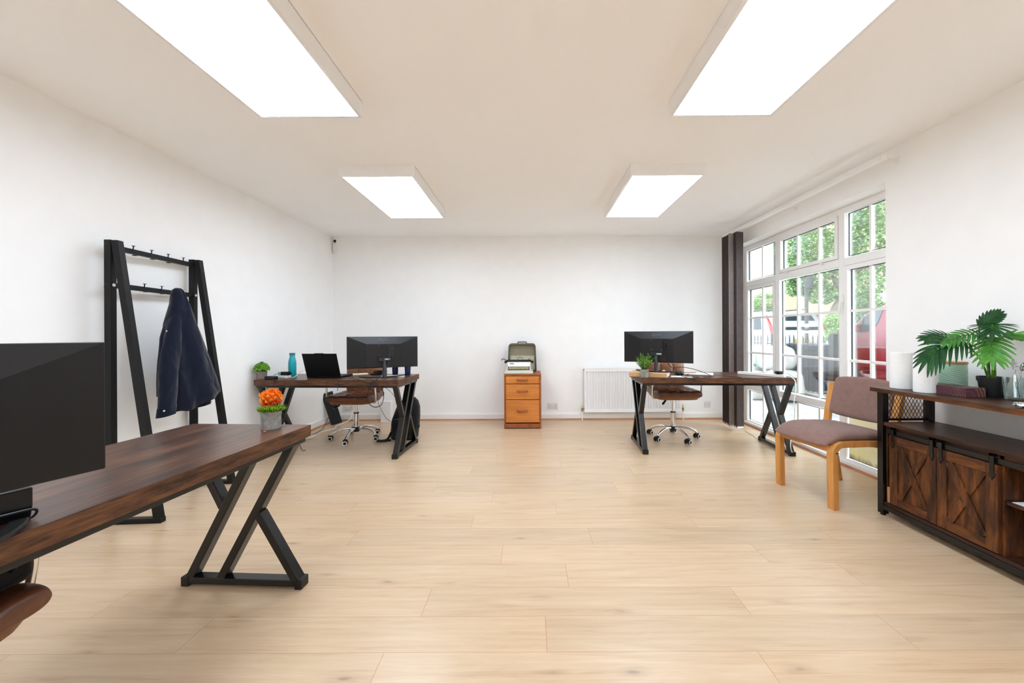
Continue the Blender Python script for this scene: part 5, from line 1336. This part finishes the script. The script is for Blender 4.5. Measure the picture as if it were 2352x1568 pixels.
obj('rib', rb, M['bin'], t)
obj('lid', MB().prism([(-.275, .92), (-.30, .935), (-.24, .965), (.20, .985), (.28, .95), (.28, .92)], -.255, .255, 'x'), M['binlid'], t, 0.01)
for s in (-1, 1): obj('wheel', MB().tube([(s * .20, .22, .09), (s * .25, .22, .09)], .10, 16).shift((0, 0, .01)), M['tyre'], t)
t = thing('sign_post', 'worn grey signpost with a small black box on top, behind the railing', 'post', (5.6, 7.87, 0.02))
obj('pole', MB().tube([(0, 0, 0), (0, 0, 2.30)], .034, 12), M['pole'], t)
obj('sign_box', MB().box(-.03, .03, -.16, -.03, 2.08, 2.32), M['iron'], t, 0.008)
obj('band', MB().lathe([(.035, 1.30), (.036, 1.31), (.036, 1.36), (.035, 1.37)], n=14).lathe([(.035, 1.18), (.036, 1.19), (.036, 1.22), (.035, 1.23)], n=14), M['fascia'], t)

def wheel(parent, x, y, z, r_, s):
    w = obj('wheel', MB().tube([(x - s * .10, y, z), (x + s * .10, y, z)], r_, 24), M['tyre'], parent)
    al = MB().tube([(x + s * .10, y, z), (x + s * .108, y, z)], r_ * .66, 20)
    obj('alloy', al, M['alloy'], w)
    sp_ = MB()
    for k in range(5):
        a = 2 * PI * k / 5
        sp_.ball((x + s * .110, y + r_ * .42 * math.cos(a), z + r_ * .42 * math.sin(a)), r_ * .13, 8, 6, (.1, 1, 1))
    obj('alloy_gap', sp_, M['tyre'], w)
# red car, flank at x = 6.0, nose towards +y (local origin under its middle)
t = thing('red_car', 'red people carrier parked behind the railing post', 'car', (6.86, 6.0, 0.02))
prof = [(-2.0, .35), (-2.05, .9), (-1.95, 1.15), (-1.75, 1.62), (-1.4, 1.70), (.2, 1.72), (.62, 1.66), (.95, 1.54), (1.28, 1.28), (1.62, 1.20), (1.84, 1.06), (1.90, .85), (1.90, .5), (1.82, .32), (1.80, .26), (-1.9, .26)]
obj('body', MB().prism(prof, -.86, .86, 'x'), M['carred'], t, 0.07, 4)
for s in (-1,):
    X = s * .862
    obj('side_window', MB().prism([(1.16, 1.20), (1.13, 1.30), (.88, 1.52), (.58, 1.60), (.70, 1.34), (.82, 1.24), (1.0, 1.19)], X - .006, X + .004, 'x'), M['carglass'], t, 0.003, world=False)
    obj('rear_window', MB().prism([(.32, 1.24), (.28, 1.60), (-.7, 1.60), (-.75, 1.24)], X - .006, X + .004, 'x'), M['carglass'], t, 0.003)
    obj('quarter_pillar', MB().prism([(1.0, 1.19), (1.03, 1.19), (.99, 1.44), (.96, 1.46)], X - .010, X, 'x'), M['tyre'], t)
    obj('door_handle', MB().box(X - .03, X, .30, .48, 1.05, 1.08), M['carred'], t, 0.008)
    obj('side_moulding', MB().prism([(1.0, .56), (1.0, .61), (.95, .63), (-.9, .63), (-.9, .56)], X - .022, X, 'x'), M['carred'], t, 0.006)
    obj('head_lamp', MB().prism([(1.60, .98), (1.86, .90), (1.87, 1.00), (1.66, 1.14)], X - .012, X + .10, 'x'), M['lampclear'], t, 0.004)
    obj('mirror', MB().box(X - .16, X, 1.02, 1.12, 1.20, 1.34), M['carred'], t, 0.03, 3)
wheel(t, -.78, 1.42, .32, .315, -1); wheel(t, -.78, -1.3, .32, .315, -1)
obj('wheel_arch', MB().tube([(-.80, 1.42, .33), (-.868, 1.42, .33)], .37, 28), M['tyre'], t)
# white car, tail towards the window
t = thing('white_car', 'white car with red tail lamps parked further up the street', 'car', (8.35, 14.1, 0.18))
prof = [(-2.1, .35), (-2.16, .75), (-2.10, .98), (-1.92, 1.30), (-1.62, 1.68), (-1.35, 1.74), (.3, 1.74), (1.1, 1.22), (2.0, 1.05), (2.1, .6), (2.0, .28), (-2.0, .28)]
obj('body', MB().prism(prof, -.85, .85, 'x'), M['carwhite'], t, 0.08, 4)
def slope(y0, z0, y1, z1, xa, xb, mat, name, off=.012):
    n_ = Vector((0, -(z1 - z0), (y1 - y0))).normalized(); n_ = n_ if n_.y < 0 else -n_
    v = [Vector((xa, y0, z0)), Vector((xb, y0, z0)), Vector((xb * .86, y1, z1)), Vector((xa * .86, y1, z1))]
    return obj(name, MB().add([p + n_ * off for p in v] + [p - n_ * .01 for p in v], [(0, 1, 2, 3), (7, 6, 5, 4), (0, 4, 5, 1), (1, 5, 6, 2), (2, 6, 7, 3), (3, 7, 4, 0)]), mat, t)
slope(-2.02, 1.12, -1.70, 1.58, -.72, .72, M['carglass'], 'rear_window')
obj('wiper', MB().tube([(.1, -2.06, 1.16), (.5, -2.05, 1.17)], .015, 6), M['tyre'], t)
obj('number_plate', MB().box(-.26, .26, -2.175, -2.14, .74, .85), M['plate'], t)
for s in (-1, 1):
    obj('tail_lamp', MB().prism([(-2.16, .72), (-2.13, 1.0), (-1.98, 1.28), (-1.72, 1.62), (-1.68, 1.62), (-1.86, 1.30), (-1.98, 1.0), (-2.0, .72)], s * .80, s * .857, 'x'), M['lampred'], t, 0.01)
obj('side_window', MB().prism([(-1.5, 1.15), (-1.45, 1.58), (-.5, 1.60), (-.5, 1.12)], -.862, -.84, 'x').prism([(-.4, 1.12), (-.4, 1.60), (.25, 1.58), (.95, 1.14)], -.862, -.84, 'x'), M['carglass'], t)
for s in (-1, 1): obj('roof_rail', MB().tube(spline([(s * .62, -1.5, 1.72), (s * .62, -1.35, 1.80), (s * .62, .1, 1.80), (s * .62, .3, 1.74)], 5), .018, 8), M['neck'], t)
wheel(t, -.77, -1.35, .31, .31, -1); wheel(t, -.77, 1.3, .31, .31, -1)

def foliage(clusters, n, size, seed):
    r_ = random.Random(seed); mb = MB()
    tot = sum(c[3] for c in clusters)
    for cx, cy, cz, rad in clusters:
        for _ in range(int(n * rad / tot)):
            v = Vector((r_.gauss(0, 1), r_.gauss(0, 1), r_.gauss(0, 1))).normalized() * rad * r_.uniform(.55, 1.02) ** .7
            p = Vector((cx, cy, cz)) + Vector((v.x, v.y, v.z * .8))
            d = Vector((r_.gauss(0, 1), r_.gauss(0, 1), r_.gauss(-.2, .6)))
            leaf(mb, p, d, Vector((r_.gauss(0, .4), r_.gauss(0, .4), 1)), size * r_.uniform(.7, 1.3), size * .7, .15, 2)
    return mb
t = thing('street_tree', 'leafy street tree with a bent grey trunk across the road', 'tree', (9.35, 11.75, 0.02))
obj('trunk', MB().tube(spline([(0, 0, 0), (.05, 0, 1.0), (-.08, .05, 1.7), (.10, .0, 2.3), (-.1, .05, 3.0), (-.05, 0, 4.0)], 5), [.21, .20, .20, .19, .19, .18, .18, .18, .17, .17, .17, .16, .16, .15, .14, .13, .12, .11, .1, .1, .1, .09, .08, .07, .06, .05], 12), M['bark'], t)
obj('branch', MB().tube(spline([(.05, 0, 2.2), (-.5, .3, 2.8), (-1.1, .5, 3.2)], 5), [.10 - .006 * i for i in range(11)], 8).tube(spline([(0, 0, 2.6), (.5, -.2, 3.1), (1.1, -.4, 3.5)], 5), [.09 - .006 * i for i in range(11)], 8), M['bark'], t)
cl = [(-.2, .1, 3.5, .9), (-.75, .3, 3.05, .65), (-.8, .35, 3.9, .8), (.8, -.4, 3.7, 1.0), (1.5, -.8, 3.3, .9), (.2, .1, 4.8, 1.1), (1.2, -.6, 4.4, 1.0), (-.45, .1, 2.4, .42), (-.9, .4, 2.65, .4), (.5, -.3, 2.6, .5), (2.1, -1.1, 3.9, .9)]
obj('foliage', foliage(cl, 26000, .085, 5), M['treeleaf'], t)
def shrub(loc, cl, n, size, seed, label):
    t = thing('shrub', label, 'shrub', loc)
    obj('foliage', foliage(cl, n, size, seed), M['shrub'], t)
    obj('stem', MB().tube([(0, 0, 0), (0.03, 0, .6), (0, 0, 1.2)], [.05, .04, .03], 6), M['bark'], t)
shrub((10.2, 16.9, .02), [(0, 0, 1.0, .75), (.1, .2, 1.9, .7), (0, 0, 2.5, .55)], 4500, .085, 7, 'tall green shrub beyond the white car, beside the blind')
shrub((8.3, 10.6, .02), [(0, 0, .7, .45), (.1, -.1, 1.15, .42), (0, 0, 1.5, .28)], 3000, .06, 8, 'small green shrub between the white and red cars')
shrub((11.3, 13.2, .02), [(0, 0, 1.0, .7), (.1, -.2, 1.8, .7), (0, 0, 2.3, .5)], 4200, .08, 9, 'green shrub seen above the red car roof')
t = thing('brick_building', 'pale yellow brick building across the street behind the tree', 'building', (13.5, 17, 0.02))
obj('brick_wall', MB().box(13.0, 14.5, 8, 34, 0, 10.5), M['brick'], t, world=True)
obj('parapet', MB().box(12.9, 14.6, 8, 34, 10.5, 10.8), M['fascia'], t, world=True)
for y in (15.0, 18.6, 22.2, 25.8):
    for z in (1.2, 4.6, 7.6):
        if (z > 1.5 or y < 16) and y < 20:
            f = MB(); f.box(12.94, 13.0, y - .65, y + .65, z, z + 1.6); w = obj('window', f, M['fascia'], t, world=True)
            g = MB().box(12.93, 12.945, y - .57, y - .03, z + .08, z + 1.52).box(12.93, 12.945, y + .03, y + .57, z + .08, z + 1.52); g.shift([-c for c in t.location]); obj('window_pane', g, M['winddark'], w)
obj('drainpipe', MB().tube([(12.93, 20.5, 0), (12.93, 20.5, 10.4)], .06, 8), M['neck'], t, world=True)
obj('wall_cable', MB().tube(spline([(12.92, 24, 3.3), (12.92, 22, 3.05), (12.92, 20.2, 3.3), (12.92, 18, 3.1), (12.92, 15.5, 3.35)], 6), .03, 6), M['neck'], t, world=True)
t = thing('shop_front', 'white shop fascia above a dark shop window beyond the red car', 'shop', (12.4, 12.0, 0.02))
obj('fascia', MB().box(12.1, 12.84, 10.2, 13.6, 2.25, 2.95), M['fascia'], t, world=True)
vn = MB(); r = random.Random(2)
for k in range(12): vn.ball((12.095, 10.4 + r.random() * 3.1, 2.35 + r.random() * .5), .045, 8, 6, (.3, 1, 1))
obj('vent_hole', vn, M['gasket'], t, world=True)
obj('shop_window', MB().box(12.4, 12.84, 10.3, 13.5, .02, 2.25), M['winddark'], t, world=True)
sg = MB()
for k in range(4): sg.box(12.385, 12.40, 12.4 + k * .22, 12.54 + k * .22, 1.95, 2.14)
obj('sign_strip', sg, M['plate'], t, world=True)

# ------------------------------------------------------------------ daylight, camera, colour management
w = bpy.data.worlds.new('World'); scene.world = w; w.use_nodes = True
nt = w.node_tree; nt.nodes.clear()
wo = nt.nodes.new('ShaderNodeOutputWorld'); bg = nt.nodes.new('ShaderNodeBackground'); tc = nt.nodes.new('ShaderNodeTexCoord')
no = nt.nodes.new('ShaderNodeTexNoise'); no.inputs['Scale'].default_value = 2.2; no.inputs['Detail'].default_value = 5
rp = nt.nodes.new('ShaderNodeValToRGB'); rp.color_ramp.elements[0].position = .4; rp.color_ramp.elements[0].color = (.66, .82, 1.0, 1); rp.color_ramp.elements[1].position = .62; rp.color_ramp.elements[1].color = (.93, .97, 1.0, 1)
nt.links.new(tc.outputs['Generated'], no.inputs['Vector']); nt.links.new(no.outputs[0], rp.inputs[0]); nt.links.new(rp.outputs[0], bg.inputs[0])
bg.inputs[1].default_value = 9.0; nt.links.new(bg.outputs[0], wo.inputs[0])
sl = bpy.data.lights.new('hazy_sun', 'SUN'); sl.energy = 3.0; sl.angle = R(25); sl.color = (1.0, .95, .86)
so_ = bpy.data.objects.new('hazy_sun', sl); COL.objects.link(so_); so_.rotation_euler = (R(38), R(-8), R(70))

cam = bpy.data.cameras.new('camera'); co = bpy.data.objects.new('camera', cam); COL.objects.link(co)
cam.sensor_width = 36; cam.sensor_fit = 'HORIZONTAL'; cam.lens = 36 * 890 / 2352
cam.shift_x = -43 / 2352; cam.shift_y = -16 / 2352; cam.clip_start = 0.02; cam.clip_end = 200
co.location = (0, 0, 1.2); co.rotation_euler = (R(90), R(0.27), 0)
scene.camera = co
vs_ = scene.view_settings
scene.display_settings.display_device = 'sRGB'
vs_.view_transform = 'Standard'; vs_.look = 'None'; vs_.gamma = 1; vs_.use_curve_mapping = False; vs_.exposure = 0.05
cy = scene.cycles
cy.max_bounces = 14; cy.diffuse_bounces = 8; cy.glossy_bounces = 5; cy.transparent_max_bounces = 16; cy.transmission_bounces = 8
cy.use_denoising = True; cy.sample_clamp_indirect = 8
